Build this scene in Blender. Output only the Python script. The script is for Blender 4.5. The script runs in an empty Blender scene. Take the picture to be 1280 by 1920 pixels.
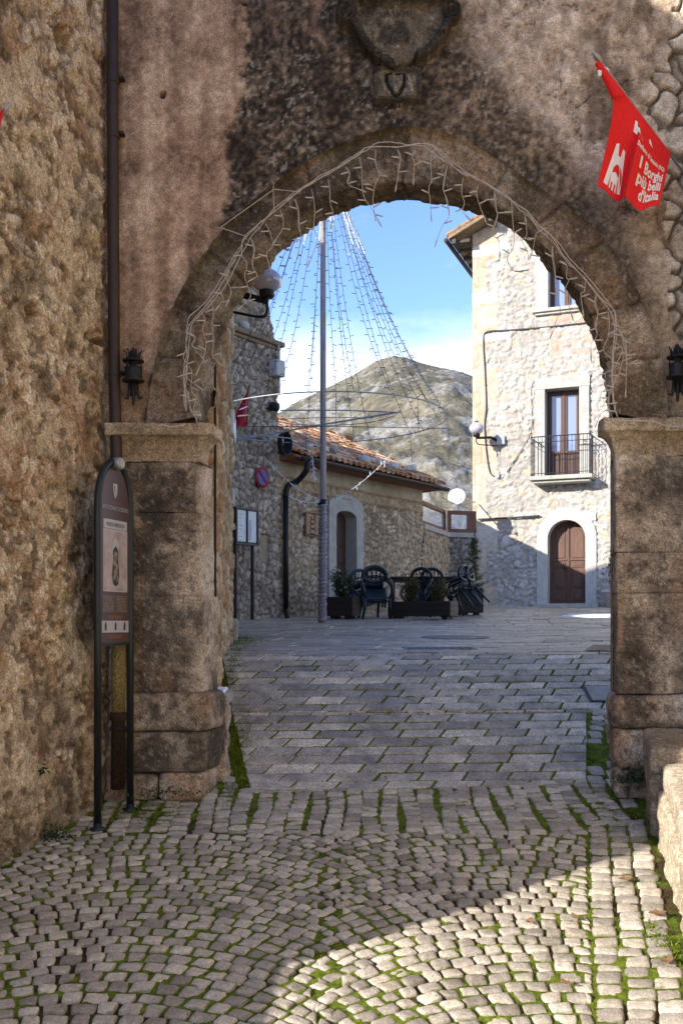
import bpy, math, numpy as np
from mathutils import Vector
SC = bpy.context.scene
COL = SC.collection
F, CX, HY = 1867.0, 640.0, 1170.0     # focal length and principal point of the photograph, in its pixels
def A(*a): return np.array(a, float)
def P(px, py, Y): return A((px - CX) / F * Y, Y, (HY - py) / F * Y)
R = np.random.default_rng(11)
sm = lambda a, b, x: (lambda t: t * t * (3 - 2 * t))(np.clip((x - a) / (b - a), 0, 1))
lin = lambda c: tuple(((v / 255 + .055) / 1.055) ** 2.4 if v > 10 else v / 255 / 12.92 for v in c)
# ---------------------------------------------------------------- noise
def hsh(*ii):
    h = np.full(np.shape(ii[0]), 0x9E3779B9, np.uint32)
    for k, i in enumerate(ii):
        h = (h ^ (np.asarray(i).astype(np.int64).astype(np.uint32) * np.uint32(0x85EBCA6B + 2 * k))) * np.uint32(0xC2B2AE35)
        h ^= h >> np.uint32(15)
    h = h * np.uint32(0x27D4EB2F); h ^= h >> np.uint32(13); h = h * np.uint32(0x165667B1); h ^= h >> np.uint32(16)
    return h.astype(np.float64) / 4294967295.0
def vn(x, y, z=None, seed=0):
    if z is None: z = np.zeros_like(x)
    xi, yi, zi = np.floor(x), np.floor(y), np.floor(z)
    u, v, w = x - xi, y - yi, z - zi
    u, v, w = (t * t * t * (t * (6 * t - 15) + 10) for t in (u, v, w))
    r = 0
    for a in (0, 1):
        for b in (0, 1):
            for c in (0, 1):
                r = r + hsh(xi + a, yi + b, zi + c, np.full_like(xi, seed)) * (u if a else 1 - u) * (v if b else 1 - v) * (w if c else 1 - w)
    return r
def fbm(x, y, z=None, oc=4, seed=0, g=.5):
    x = np.asarray(x, float); y = np.asarray(y, float)
    z = np.zeros_like(x) if z is None else np.asarray(z, float)
    s, a, t = 0, 1, 0
    for k in range(oc):
        s = s + a * vn(x * 2 ** k + 7.3 * k, y * 2 ** k + 3.1 * k, z * 2 ** k, seed + k); t += a; a *= g
    return s / t          # 0..1
def voro(x, y, seed=0, jit=.85):
    xi, yi = np.floor(x), np.floor(y)
    f1 = np.full(x.shape, 9.); f2 = f1.copy(); ia = np.zeros_like(x); ib = np.zeros_like(x)
    for a in (-2, -1, 0, 1, 2):
        for b in (-2, -1, 0, 1, 2):
            cx, cy = xi + a, yi + b; s = np.full_like(cx, seed)
            px = cx + .5 + jit * (hsh(cx, cy, s) - .5); py = cy + .5 + jit * (hsh(cx, cy, s + 77) - .5)
            d = np.maximum(np.abs(px - x), np.abs(py - y)) * .45 + np.hypot(px - x, py - y) * .6
            n = d < f1
            f2 = np.where(n, f1, np.minimum(f2, d)); ia = np.where(n, cx, ia); ib = np.where(n, cy, ib); f1 = np.where(n, d, f1)
    return f1, f2, ia, ib
def pal(cols, t):
    cols = np.array(cols); t = np.clip(t, 0, .9999) * (len(cols) - 1); i = t.astype(int); w = (t - i)[..., None]
    return cols[i] * (1 - w) + cols[i + 1] * w
def mix(a, b, t): return a * (1 - t[..., None]) + np.asarray(b) * t[..., None]
def desat(c, k, g=1.): return (c * (1 - k) + (c @ np.array([.3, .55, .15]))[..., None] * np.array([1.02, 1.0, .95]) * k) * g
# ---------------------------------------------------------------- frames on walls
class Fr:
    def __init__(s, o, u, flip=False):
        s.o = np.array(o, float); s.u = np.array(u, float) / np.hypot(*u)
        s.n = A(s.u[1], -s.u[0]) * (-1 if flip else 1)
    def W(s, u, z, n=0):
        u, z, n = np.broadcast_arrays(np.asarray(u, float), np.asarray(z, float), np.asarray(n, float))
        return np.stack([s.o[0] + s.u[0] * u + s.n[0] * n, s.o[1] + s.u[1] * u + s.n[1] * n, z], -1)
    def px(s, px, py, n=0):
        k = (px - CX) / F; o = s.o + s.n * n
        u = (k * o[1] - o[0]) / (s.u[0] - k * s.u[1]); Y = o[1] + s.u[1] * u
        return u, (HY - py) / F * Y
    def pu(s, px, n=0): return s.px(px, 0, n)[0]
    def pz(s, px, py, n=0): return s.px(px, py, n)[1]
# ---------------------------------------------------------------- mesh builder
BOXF = [(0, 3, 2, 1), (4, 5, 6, 7), (0, 1, 5, 4), (1, 2, 6, 5), (2, 3, 7, 6), (3, 0, 4, 7)]
class MB:
    def __init__(s): s.v = []; s.f = []; s.c = []; s.n = 0
    def add(s, v, f, c=None):
        v = np.asarray(v, float).reshape(-1, 3)
        s.v.append(v); s.f += [tuple(int(i) + s.n for i in q) for q in f]
        s.c.append(np.broadcast_to(np.asarray((.5, .5, .5) if c is None else c, float), (len(v), 3)))
        s.n += len(v); return s
    def fbox(s, fr, u0, u1, z0, z1, n0, n1, c=None):
        us = [u0, u1, u1, u0] * 2; zs = [z0] * 4 + [z1] * 4; ns = [n1, n1, n0, n0] * 2
        return s.add(fr.W(us, zs, ns), BOXF, c)
    def box(s, x0, x1, y0, y1, z0, z1, c=None):
        return s.add([(x0, y0, z0), (x1, y0, z0), (x1, y1, z0), (x0, y1, z0), (x0, y0, z1), (x1, y0, z1), (x1, y1, z1), (x0, y1, z1)], BOXF, c)
    def tube(s, pts, r, k=6, c=None):
        p = np.array(pts, float); m = len(p); r = np.broadcast_to(np.asarray(r, float), (m,))
        t = np.gradient(p, axis=0); t /= np.linalg.norm(t, axis=1)[:, None] + 1e-12
        a = A(0, 0, 1) if abs(t[0][2]) < .9 else A(1, 0, 0)
        u = np.cross(t[0], a); u /= np.linalg.norm(u); vs = []
        for i in range(m):
            u = u - t[i] * np.dot(u, t[i]); u /= np.linalg.norm(u) + 1e-12; w = np.cross(t[i], u)
            g = np.arange(k) * 2 * math.pi / k
            vs.append(p[i] + r[i] * (np.cos(g)[:, None] * u + np.sin(g)[:, None] * w))
        f = [(i * k + j, i * k + (j + 1) % k, (i + 1) * k + (j + 1) % k, (i + 1) * k + j) for i in range(m - 1) for j in range(k)]
        f += [tuple(range(k))[::-1], tuple(range((m - 1) * k, m * k))]
        return s.add(np.concatenate(vs), f, c)
    def lathe(s, o, prof, k=16, c=None, ax=None):
        g = np.arange(k) * 2 * math.pi / k; o = np.array(o, float)
        if ax is None: U, V, Wd = A(1, 0, 0), A(0, 1, 0), A(0, 0, 1)
        else:
            Wd = np.array(ax, float) / np.linalg.norm(ax); U = np.cross(Wd, A(0, 0, 1) if abs(Wd[2]) < .9 else A(1, 0, 0)); U /= np.linalg.norm(U); V = np.cross(Wd, U)
        vs = [o + r * (np.cos(g)[:, None] * U + np.sin(g)[:, None] * V) + z * Wd for r, z in prof]; m = len(prof)
        f = [(i * k + j, i * k + (j + 1) % k, (i + 1) * k + (j + 1) % k, (i + 1) * k + j) for i in range(m - 1) for j in range(k)]
        f += [tuple(range(k))[::-1], tuple(range((m - 1) * k, m * k))]
        return s.add(np.concatenate(vs), f, c)
    def poly(s, fr, pts, n0, n1, c=None):
        p = np.array(pts, float); m = len(p)
        v = np.concatenate([fr.W(p[:, 0], p[:, 1], n0), fr.W(p[:, 0], p[:, 1], n1)])
        f = [tuple(range(m))[::-1], tuple(range(m, 2 * m))] + [(i, (i + 1) % m, m + (i + 1) % m, m + i) for i in range(m)]
        return s.add(v, f, c)
    def ring(s, fr, a, b, n0, n1, c=None):      # band between two open outlines of equal length, with thickness
        a, b = np.array(a, float), np.array(b, float); m = len(a)
        v = np.concatenate([fr.W(q[:, 0], q[:, 1], n) for n in (n0, n1) for q in (a, b)])
        f = []
        for i in range(m - 1):
            j = i + 1
            f += [(2 * m + i, 2 * m + j, 3 * m + j, 3 * m + i), (i, m + i, m + j, j), (m + i, 3 * m + i, 3 * m + j, m + j), (i, j, 2 * m + j, 2 * m + i)]
        f += [(0, 2 * m, 3 * m, m), (m - 1, 2 * m - 1, 4 * m - 1, 3 * m - 1)]
        return s.add(v, f, c)
    def rbox(s, half, res, r, amp=0, nsc=3., seed=0, fn=None, colf=None):   # rounded, roughened block, fn maps local points to the world
        half = np.array(half, float); key = {}; vs = []; fs = []
        k = [max(1, int(round(2 * h / res))) for h in half]
        def vid(i, j, l):
            if (i, j, l) not in key: key[(i, j, l)] = len(vs); vs.append((i, j, l))
            return key[(i, j, l)]
        for ax in range(3):
            a, b = [(1, 2), (2, 0), (0, 1)][ax]
            for side in (0, k[ax]):
                for i in range(k[a]):
                    for j in range(k[b]):
                        q = []
                        for di, dj in ((0, 0), (1, 0), (1, 1), (0, 1)):
                            t = [0, 0, 0]; t[ax] = side; t[a] = i + di; t[b] = j + dj; q.append(vid(*t))
                        fs.append(tuple(q if side else q[::-1]))
        p = (np.array(vs) / np.array(k) * 2 - 1) * half
        rr = np.minimum(r, half * .95); q = np.clip(p, -(half - rr), half - rr); d = p - q
        l = np.linalg.norm(d, axis=1)[:, None]; d = d / np.maximum(l, 1e-9)
        p = q + d * np.where(l > 0, rr.min(), 0)
        w = fn(p) if fn else p
        if amp:
            e = fbm(w[:, 0] * nsc, w[:, 1] * nsc, w[:, 2] * nsc, 4, seed) - .5
            e += .35 * (fbm(w[:, 0] * nsc * 9, w[:, 1] * nsc * 9, w[:, 2] * nsc * 9, 3, seed + 9) - .5)
            p = p + d * (2 * amp * e)[:, None]; w = fn(p) if fn else p
        return s.add(w, fs, colf(w) if colf else None)
    def build(s, name, mat, par=None, smooth=False, bevel=0, col=False, sub=0):
        v = np.concatenate(s.v); return mk(name, v, s.f, mat, par, smooth, np.concatenate(s.c) if col else None, bevel, sub)
def mk(name, v, f, mat, par=None, smooth=False, col=None, bevel=0, sub=0):
    m = bpy.data.meshes.new(name); v = np.asarray(v, float)
    if isinstance(f, np.ndarray):
        m.vertices.add(len(v)); m.vertices.foreach_set('co', v.ravel())
        m.loops.add(f.size); m.loops.foreach_set('vertex_index', f.ravel().astype(np.int32))
        m.polygons.add(len(f)); m.polygons.foreach_set('loop_start', np.arange(0, f.size, f.shape[1], dtype=np.int32))
        m.update(calc_edges=True); m.validate()
    else: m.from_pydata(v.tolist(), [], f)
    if smooth: m.polygons.foreach_set('use_smooth', np.ones(len(m.polygons), bool))
    if col is not None and len(m.vertices) == len(v):
        a = m.color_attributes.new('col', 'FLOAT_COLOR', 'POINT')
        a.data.foreach_set('color', np.concatenate([np.clip(col, 0, 1), np.ones((len(v), 1))], 1).astype(np.float32).ravel())
    if mat: m.materials.append(mat)
    o = bpy.data.objects.new(name, m); COL.objects.link(o)
    if par is not None: put(o, par)
    if bevel:
        b = o.modifiers.new('bevel', 'BEVEL'); b.width = bevel; b.segments = 2; b.limit_method = 'ANGLE'
    if sub:
        b = o.modifiers.new('sub', 'SUBSURF'); b.levels = b.render_levels = sub
    m.update(); return o
def put(o, par):
    o.parent = par; o.matrix_parent_inverse = WM(par).inverted()
def WM(o):
    return o.matrix_basis if o.parent is None else WM(o.parent) @ o.matrix_parent_inverse @ o.matrix_basis
def tag(o, label, cat, group=None):
    o['label'] = label; o['category'] = cat
    if group: o['group'] = group
    return o
def thing(name, label, cat, loc=(0, 0, 0), group=None):
    o = bpy.data.objects.new(name, None); COL.objects.link(o); o.location = Vector([float(x) for x in loc]); o.empty_display_size = .1
    return tag(o, label, cat, group)
def setting(o, kind='structure'): o['kind'] = kind; return o
def grid(us, zs, fn, mask=None):           # fn(U,Z)->(xyz, col); quads where mask(Uc,Zc)
    U, Z = np.meshgrid(us, zs); v, c = fn(U, Z); nu, nz = len(us), len(zs)
    i = np.arange(nu * nz).reshape(nz, nu)
    f = np.stack([i[:-1, :-1], i[:-1, 1:], i[1:, 1:], i[1:, :-1]], -1)
    if mask is not None:
        f = f[mask((U[:-1, :-1] + U[1:, 1:]) / 2, (Z[:-1, :-1] + Z[1:, 1:]) / 2)]
    return v.reshape(-1, 3), f.reshape(-1, 4), c.reshape(-1, 3)
def rough_wall(name, par, mat, fr, us, zs, hf, mask=None):   # hf(U,Z)->(height, colour)
    def fn(U, Z):
        h, c = hf(U, Z); return fr.W(U, Z, h), c
    v, f, c = grid(us, zs, fn, mask)
    used = np.zeros(len(v), bool); used[f.ravel()] = True; idx = np.cumsum(used) - 1
    return mk(name, v[used], idx[f], mat, par, True, c[used])
def rng_(a, b, st): return np.linspace(a, b, max(2, int(round(abs(b - a) / st)) + 1))
def crom(pts, n):
    p = np.array(pts, float); q = np.concatenate([[2 * p[0] - p[1]], p, [2 * p[-1] - p[-2]]]); out = []
    for i in range(len(p) - 1):
        a, b, c, d = q[i:i + 4]
        for t in np.linspace(0, 1, 24, endpoint=False):
            out.append(.5 * (2 * b + (c - a) * t + (2 * a - 5 * b + 4 * c - d) * t * t + (3 * b - a - 3 * c + d) * t ** 3))
    out.append(p[-1]); out = np.array(out); L = np.concatenate([[0], np.cumsum(np.linalg.norm(np.diff(out, axis=0), axis=1))])
    t = np.linspace(0, L[-1], n); return np.stack([np.interp(t, L, out[:, k]) for k in range(p.shape[1])], 1)
def inpoly(x, y, poly):
    p = np.array(poly); r = np.zeros(x.shape, bool); j = len(p) - 1
    for i in range(len(p)):
        xi, yi, xj, yj = *p[i], *p[j]
        if yi != yj: r ^= ((yi > y) != (yj > y)) & (x < (xj - xi) * (y - yi) / (yj - yi) + xi)
        j = i
    return r
def text2d(s, size, align='CENTER', bold=0):
    cu = bpy.data.curves.new('t', 'FONT'); cu.body = s; cu.size = size; cu.align_x = align; cu.resolution_u = 2; cu.offset = bold
    o = bpy.data.objects.new('t', cu); me = o.to_mesh()
    v = np.array([q.co[:] for q in me.vertices]).reshape(-1, 3)[:, :2]; f = [tuple(q.vertices) for q in me.polygons]
    o.to_mesh_clear(); bpy.data.objects.remove(o); bpy.data.curves.remove(cu); return v, f
def leaves(cent, size, seed, nrm=None, asp=.5):        # one small folded quad per centre
    r = np.random.default_rng(seed); n = len(cent); a = r.normal(size=(n, 3)); a /= np.linalg.norm(a, axis=1)[:, None]
    b = np.cross(a, r.normal(size=(n, 3))); b /= np.linalg.norm(b, axis=1)[:, None]
    s = size * r.uniform(.6, 1.3, (n, 1)); v = np.stack([cent - a * s * .5, cent + b * s * asp * .5, cent + a * s * .5, cent - b * s * asp * .5], 1).reshape(-1, 3)
    return v, np.arange(4 * n).reshape(n, 4)
# ---------------------------------------------------------------- materials
def nodes(name):
    m = bpy.data.materials.new(name); m.use_nodes = True; nt = m.node_tree; return m, nt, nt.nodes['Principled BSDF']
def L(nt, a, b): nt.links.new(a, b)
def noise(nt, scale, detail=5, rough=.6, co=None):
    n = nt.nodes.new('ShaderNodeTexNoise'); n.inputs['Scale'].default_value = scale; n.inputs['Detail'].default_value = detail; n.inputs['Roughness'].default_value = rough
    if co is not None: L(nt, co, n.inputs['Vector'])
    return n
def maprange(nt, src, a, b, c, d):
    m = nt.nodes.new('ShaderNodeMapRange'); L(nt, src, m.inputs[0])
    for i, x in enumerate((a, b, c, d)): m.inputs[i + 1].default_value = x
    return m.outputs[0]
def M(name, color=None, rough=.85, metal=0., spec=.3, var=.25, vscale=25., fine=.0, fscale=200., bump=.0, bscale=90., stretch=(1, 1, 1), tint=None, tscale=4., coat=0):
    m, nt, b = nodes(name)
    b.inputs['Roughness'].default_value = rough; b.inputs['Metallic'].default_value = metal; b.inputs['Specular IOR Level'].default_value = spec
    b.inputs['Coat Weight'].default_value = coat
    co = nt.nodes.new('ShaderNodeTexCoord').outputs['Object']
    mp = nt.nodes.new('ShaderNodeMapping'); L(nt, co, mp.inputs[0]); mp.inputs['Scale'].default_value = stretch; co = mp.outputs[0]
    if color is None:
        at = nt.nodes.new('ShaderNodeAttribute'); at.attribute_name = 'col'; base = at.outputs['Color']
    else:
        rgb = nt.nodes.new('ShaderNodeRGB'); rgb.outputs[0].default_value = (*color, 1); base = rgb.outputs[0]
    if tint:
        mx = nt.nodes.new('ShaderNodeMix'); mx.data_type = 'RGBA'; mx.inputs['B'].default_value = (*tint, 1)
        L(nt, maprange(nt, noise(nt, tscale, 6, .65, co).outputs['Fac'], .45, .62, 0, 1), mx.inputs['Factor']); L(nt, base, mx.inputs['A']); base = mx.outputs['Result']
    f = maprange(nt, noise(nt, vscale, 6, .65, co).outputs['Fac'], .33, .67, 1 - var, 1 + var)
    if fine:
        g = maprange(nt, noise(nt, fscale, 4, .75, co).outputs['Fac'], .38, .62, 1 - fine, 1 + fine)
        mm = nt.nodes.new('ShaderNodeMath'); mm.operation = 'MULTIPLY'; L(nt, f, mm.inputs[0]); L(nt, g, mm.inputs[1]); f = mm.outputs[0]
    vm = nt.nodes.new('ShaderNodeVectorMath'); vm.operation = 'SCALE'; L(nt, base, vm.inputs[0]); L(nt, f, vm.inputs['Scale']); L(nt, vm.outputs[0], b.inputs['Base Color'])
    if bump:
        bp = nt.nodes.new('ShaderNodeBump'); bp.inputs['Distance'].default_value = bump; bp.inputs['Strength'].default_value = 1
        L(nt, noise(nt, bscale, 8, .65, co).outputs['Fac'], bp.inputs['Height']); L(nt, bp.outputs[0], b.inputs['Normal'])
    return m
STONE = M('weathered_stone', None, .92, spec=.2, var=.26, vscale=30, fine=.5, fscale=85, bump=.010, bscale=75)
PLAST = M('old_plaster', None, .93, spec=.15, var=.26, vscale=14, fine=.42, fscale=100, bump=.006, bscale=70)
RUBBLE = M('rubble_masonry', None, .92, spec=.15, var=.16, vscale=5, fine=.18, fscale=40, bump=.010, bscale=22)
COBBLE = M('cobble_stone', None, .74, spec=.3, var=.20, vscale=26, fine=.32, fscale=120, bump=.007, bscale=60)
SLAB = M('paving_slab', None, .44, spec=.5, var=.38, vscale=6, fine=.42, fscale=60, bump=.004, bscale=60)
MOSSM = M('moss', None, .95, spec=.1, var=.45, vscale=45, fine=.4, fscale=220, bump=.006, bscale=160)
TILE = M('terracotta', None, .85, spec=.2, var=.35, vscale=14, fine=.25, fscale=60, bump=.004, bscale=40)
IRON = M('wrought_iron', (.018, .018, .019), .55, .3, .4, .5, 60, bump=.001, bscale=150)
PIPE = M('brown_pipe', (.040, .025, .019), .55, .0, .4, .2, 8, .15, 90)
PIPEB = M('black_pipe', (.012, .012, .014), .5, .2, .4, .3, 8)
FRAMEG = M('grey_green_metal', (.018, .022, .022), .35, .3, .5, .2, 20)
CABLEW = M('white_cable', (.56, .49, .41), .5, 0, .4, .15, 40)
CABLEB = M('black_cable', (.015, .015, .016), .6)
CABLEG = M('grey_cable', (.06, .06, .07), .55)
SUNPALE = M('pale_sunlit_strand', (.75, .78, .85), .25, 0, .6, .1, 20)  # pale garlands, and painted sunlight on the strand tops
RED = M('red_cloth', (.74, .022, .026), .75, 0, .2, .06, 30, .06, 300, bump=.001, bscale=500)
CRIM = M('crimson_cloth', (.30, .008, .02), .75, 0, .2, .1, 30)
WHITE = M('white_paint', (.8, .79, .77), .6, 0, .3, .06, 20)
LIME = M('limestone_trim', (.45, .437, .405), .85, 0, .2, .12, 6, .10, 70, bump=.003, bscale=60, tint=(.50, .46, .38), tscale=3)
LIMEG = M('grey_stone_trim', (.40, .385, .345), .85, 0, .2, .12, 6, .12, 70, bump=.004, bscale=40, tint=(.36, .34, .28), tscale=5)
DOORW = M('door_wood', (.115, .060, .040), .55, 0, .3, .25, 3, .2, 40, bump=.002, bscale=30, stretch=(6, 6, .6))
DARKW = M('dark_window_wood', (.075, .035, .022), .5, 0, .4, .25, 5, .2, 40, stretch=(5, 5, .7))
OLDW = M('grey_wood', (.075, .062, .050), .8, 0, .3, .3, 6, .25, 50, bump=.002, bscale=40, stretch=(1, 1, 5))
BRNW = M('brown_frame_wood', (.15, .055, .026), .5, 0, .4, .2, 5, .15, 40)
SIGNW = M('carved_wood', (.36, .21, .12), .7, 0, .3, .2, 8, .15, 60)
PLANT = M('planter_wood', (.020, .015, .012), .6, 0, .35, .3, 8, .2, 50, bump=.002, bscale=40, stretch=(.6, .6, 6))
PLANTE = M('planter_end_wood', (.12, .088, .062), .7, 0, .3, .25, 8, .2, 50, stretch=(.6, .6, 6))
POLEM = M('weathered_pole', (.29, .26, .245), .6, .2, .4, .25, 6, .2, 40, stretch=(3, 3, .4))
CHAIR = M('green_plastic', (.006, .016, .022), .35, 0, .5, .1, 10)
TABLE = M('table_wood', (.03, .017, .012), .6, 0, .4, .2, 9)
GREY = M('grey_box', (.42, .42, .41), .5, 0, .4, .08, 10)
GALV = M('galvanised', (.34, .35, .37), .45, .6, .5, .2, 12)
DARKM = M('dark_metal', (.045, .045, .05), .5, .5, .5, .25, 12)
SNOW = M('snow', (.86, .88, .92), .7, 0, .3, .05, 20, bump=.01, bscale=30)
POTM = M('pale_pot', (.50, .45, .42), .8)
LEAFG = M('leaf_green', (.045, .068, .020), .6, 0, .3, .5, 30)
LEAFD = M('leaf_dark', (.022, .045, .014), .6, 0, .3, .5, 30)
LEAFR = M('leaf_rusty', (.13, .055, .022), .7, 0, .3, .5, 30)
STEM = M('stem', (.06, .04, .025), .8)
DRYL = M('dry_leaf', (.24, .135, .065), .8, 0, .2, .3, 60)
FLOW = M('white_flower', (.55, .52, .46), .8)
SIGNB = M('sign_brown', (.085, .042, .030), .38, 0, .45, .08, 15)
SIGNT = M('sign_pale', (.46, .43, .41), .45, 0, .4, .06, 20)
SIGNO = M('sign_orange', (.40, .13, .04), .5)
SIGNP = M('sign_picture', (.42, .33, .29), .45, 0, .4, .3, 9)
SIGND = M('sign_dark_print', (.035, .028, .026), .5, 0, .4, .6, 40)
SIGNL = M('sign_ochre_print', (.26, .19, .11), .5, 0, .4, .6, 40)
BLUE = M('sign_blue', (.02, .06, .24), .4)
SRED = M('sign_red', (.42, .03, .04), .4)
PAPER = M('paper', (.58, .62, .60), .35, 0, .5, .12, 6)
PAPERL = M('paper_lilac', (.36, .36, .50), .4)
CURT = M('curtain', (.62, .66, .78), .9, 0, .1, .1, 4, stretch=(8, 8, .4))
def glass(name, col, rough=.04):
    m, nt, b = nodes(name); b.inputs['Base Color'].default_value = (*col, 1); b.inputs['Roughness'].default_value = rough
    b.inputs['Specular IOR Level'].default_value = .8; b.inputs['Coat Weight'].default_value = .6; b.inputs['Coat Roughness'].default_value = .02
    return m
GLASSB = glass('window_glass', (.20, .25, .40))
GLOBE = glass('opal_globe', (.46, .42, .48), .12)
m_, nt_, b_ = nodes('clear_pane'); b_.inputs['Base Color'].default_value = (.8, .85, .86, 1); b_.inputs['Roughness'].default_value = .05
b_.inputs['Alpha'].default_value = .28; PANE = m_
# palette for the shaded old stone
BROWN = [lin(c) for c in ((78, 64, 52), (116, 96, 74), (154, 132, 104), (176, 150, 116), (190, 172, 144))]
def oldstone(w, seed=0, dark=.5, lich=.25):
    x, y, z = w[..., 0], w[..., 1], w[..., 2]
    a = fbm(x * 2.2, y * 2.2, z * 2.2, 5, seed); b = fbm(x * 16, y * 16, z * 16, 4, seed + 20)
    c = pal(BROWN, np.clip((a - .5) * 2.2 + .62 + (b - .5) * 1.0, 0, 1))
    o = fbm(x * 3.1 + 9, y * 3.1, z * 2.4, 4, seed + 40); c = mix(c, lin((158, 116, 72)), sm(.56, .72, o) * .6)
    d = fbm(x * 2.7, y * 2.7, z * 1.9 + 5, 5, seed + 60) + .35 * (b - .5); c = mix(c, lin((58, 48, 38)), sm(.66 - .3 * dark, .86 - .3 * dark, d) * .8)
    l = fbm(x * 34, y * 34, z * 34, 2, seed + 80); c = mix(c, lin((186, 176, 158)), sm(.66, .76, l) * lich); p_ = fbm(x * 27 + 4, y * 27, z * 27, 3, seed + 90); c = mix(c, lin((48, 40, 32)), sm(.62, .70, p_) * .5)
    return desat(c, .34, 1.22)
# ---------------------------------------------------------------- ground levels
def gz(x, y):               # street, steep ramp through the gate, then the gently rising square
    y = np.asarray(y, float); a = -2.28 + .128 * y; b = -1.30 + .37 * (y - 7.65); c = -.30 + .0435 * (y - 10.35); k = .035
    m_ = np.maximum(a, b) + k * np.log1p(np.exp(-np.abs(a - b) / k)); return np.minimum(m_, c) - k * np.log1p(np.exp(-np.abs(m_ - c) / k)) + 0 * np.asarray(x, float)
def gpx(px, py):            # where a sight line through the photograph meets the ground
    Y = np.linspace(3.5, 40, 4000); g = HY - F * gz(0, Y) / Y; i = int(np.argmax(g < py)); return (px - CX) / F * Y[i], float(Y[i])
G = Fr((0, 7.47), (1, 0)); GS = .2
def gate_sh(v):               # the passage runs slightly askew to the wall
    v = np.array(v, float); v[..., 0] += GS * np.maximum(v[..., 1] - 7.47, 0); return v
WH = Fr((6.46, 28.7), (.93, -.366)); TW = Fr((.06, 22.0), (.588, .809))
# ================================================================ the gate
SIL = [(388, 800), (388, 770), (391, 720), (402, 670), (420, 612), (446, 562), (470, 532), (502, 494), (540, 458), (588, 420), (640, 394), (700, 379), (760, 374), (820, 379), (870, 391), (915, 406), (948, 421), (980, 447), (1005, 472), (1041, 514), (1074, 552), (1094, 588), (1112, 630), (1130, 682), (1142, 735), (1147, 792)]
VPX, TK = 1012.0, .34; rr_ = 7.47 / (7.47 + TK)
FI = [G.px(VPX + (x - VPX) / rr_, HY + (y - HY) / rr_) for x, y in SIL]
EX = [G.px(x, y) for x, y in [(276, 802), (278, 770), (290, 690), (312, 610), (338, 548), (368, 503), (414, 438), (462, 392), (514, 348), (583, 302), (640, 276), (692, 254), (755, 237), (815, 245), (890, 279), (960, 325), (1020, 368), (1080, 404), (1118, 440), (1148, 474), (1178, 520), (1200, 568), (1220, 620), (1238, 668), (1246, 725), (1248, 792)]]
NA = 420
def soft(c, k=41):
    q = np.concatenate([2 * c[0] - c[k:0:-1], c, 2 * c[-1] - c[-2:-k - 2:-1]]); w = np.hanning(k); w /= w.sum()
    return np.stack([np.convolve(q[:, j], w, 'same')[k:-k] for j in (0, 1)], 1)
FIc, EXc = soft(crom(FI, NA), 31), soft(crom(EX, NA), 71)
gate = thing('town_gate', 'old stone gateway with stained plaster and a worn coat of arms above its arch', 'gate', (.5, 7.6, -1.3))
# --- archivolt: front band, rounded arris, soffit
MIDc = FIc * .45 + EXc * .55
def archivolt():
    nf, ns = 34, 14; v = []
    vous = np.cumsum(np.array([0, 1.1, .8, 1, .9, 1.1, .8, .9, .75, .9, 1, .85, 1.1, .9, 1])); vous = vous / vous[-1]
    s = np.linspace(0, 1, NA)
    s0_ = s; joint = np.min(np.abs(s[:, None] - vous[None, 1:-1]), 1); jd = np.exp(-(joint / .0022) ** 2)
    rows = []
    rad = FIc - EXc; rad = rad / np.linalg.norm(rad, axis=1)[:, None]
    for k in range(nf):
        t = k / (nf - 1); p = EXc * (1 - t) + FIc * t; rows.append((p, np.full(NA, 0.), 0, t))
    for k in range(1, 4):
        a = k / 4 * math.pi / 2; p = FIc + rad * .018 * math.sin(a); rows.append((p, np.full(NA, -.018 * (1 - math.cos(a))), .5, 1))
    for k in range(ns + 1):
        t = k / ns; rows.append((FIc + rad * .018, np.full(NA, -.018 - t * (TK - .018)), 1, 1))
    V = []
    for p, n, kind, t in rows:
        w = G.W(p[:, 0], p[:, 1], n + .014)
        e = fbm(w[:, 0] * 5, w[:, 1] * 5, w[:, 2] * 5, 5, 3) - .5; e2 = fbm(w[:, 0] * 30, w[:, 1] * 30, w[:, 2] * 30, 3, 5) - .5
        amp = (.060 * e + .040 * e2) * (sm(0, .06, np.full(NA, t)) if kind == 0 else 1)
        js = jd * (.030 if kind < 1 else .020) * (fbm(s * 30, s * 0 + t * 3, oc=2, seed=8) > .32)
        if kind == 0: w[:, 1] -= amp - js + (.0 if t > .03 else .05)
        else:
            w[:, 1] -= (amp - js) * (1 - kind); w[:, 0] += rad[:, 0] * (amp - js) * kind; w[:, 2] += rad[:, 1] * (amp - js) * kind
        V.append(w)
    V = np.array(V); m = len(rows); i = np.arange(m * NA).reshape(m, NA)
    f = np.stack([i[:-1, :-1], i[:-1, 1:], i[1:, 1:], i[1:, :-1]], -1).reshape(-1, 4)
    V = gate_sh(V); c = oldstone(V, 4, .62, .5)
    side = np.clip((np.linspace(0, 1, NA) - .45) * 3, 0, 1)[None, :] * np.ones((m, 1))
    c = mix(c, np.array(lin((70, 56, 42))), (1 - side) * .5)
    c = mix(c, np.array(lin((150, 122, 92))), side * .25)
    g = sm(.5, .68, fbm(V[..., 0] * 3, V[..., 1] * 3, V[..., 2] * 3, 3, 77)); c = mix(c, lin((78, 72, 46)), g * .35); c = mix(c, lin((38, 31, 25)), (jd[None] * sm(.2, .5, fbm(s[None] * 30 + 0 * V[..., 0], V[..., 0] * 0 + np.linspace(0, 3, m)[:, None], oc=2, seed=8)) * .4))
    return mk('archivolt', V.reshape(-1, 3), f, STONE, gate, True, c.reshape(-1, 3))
archivolt()
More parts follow.
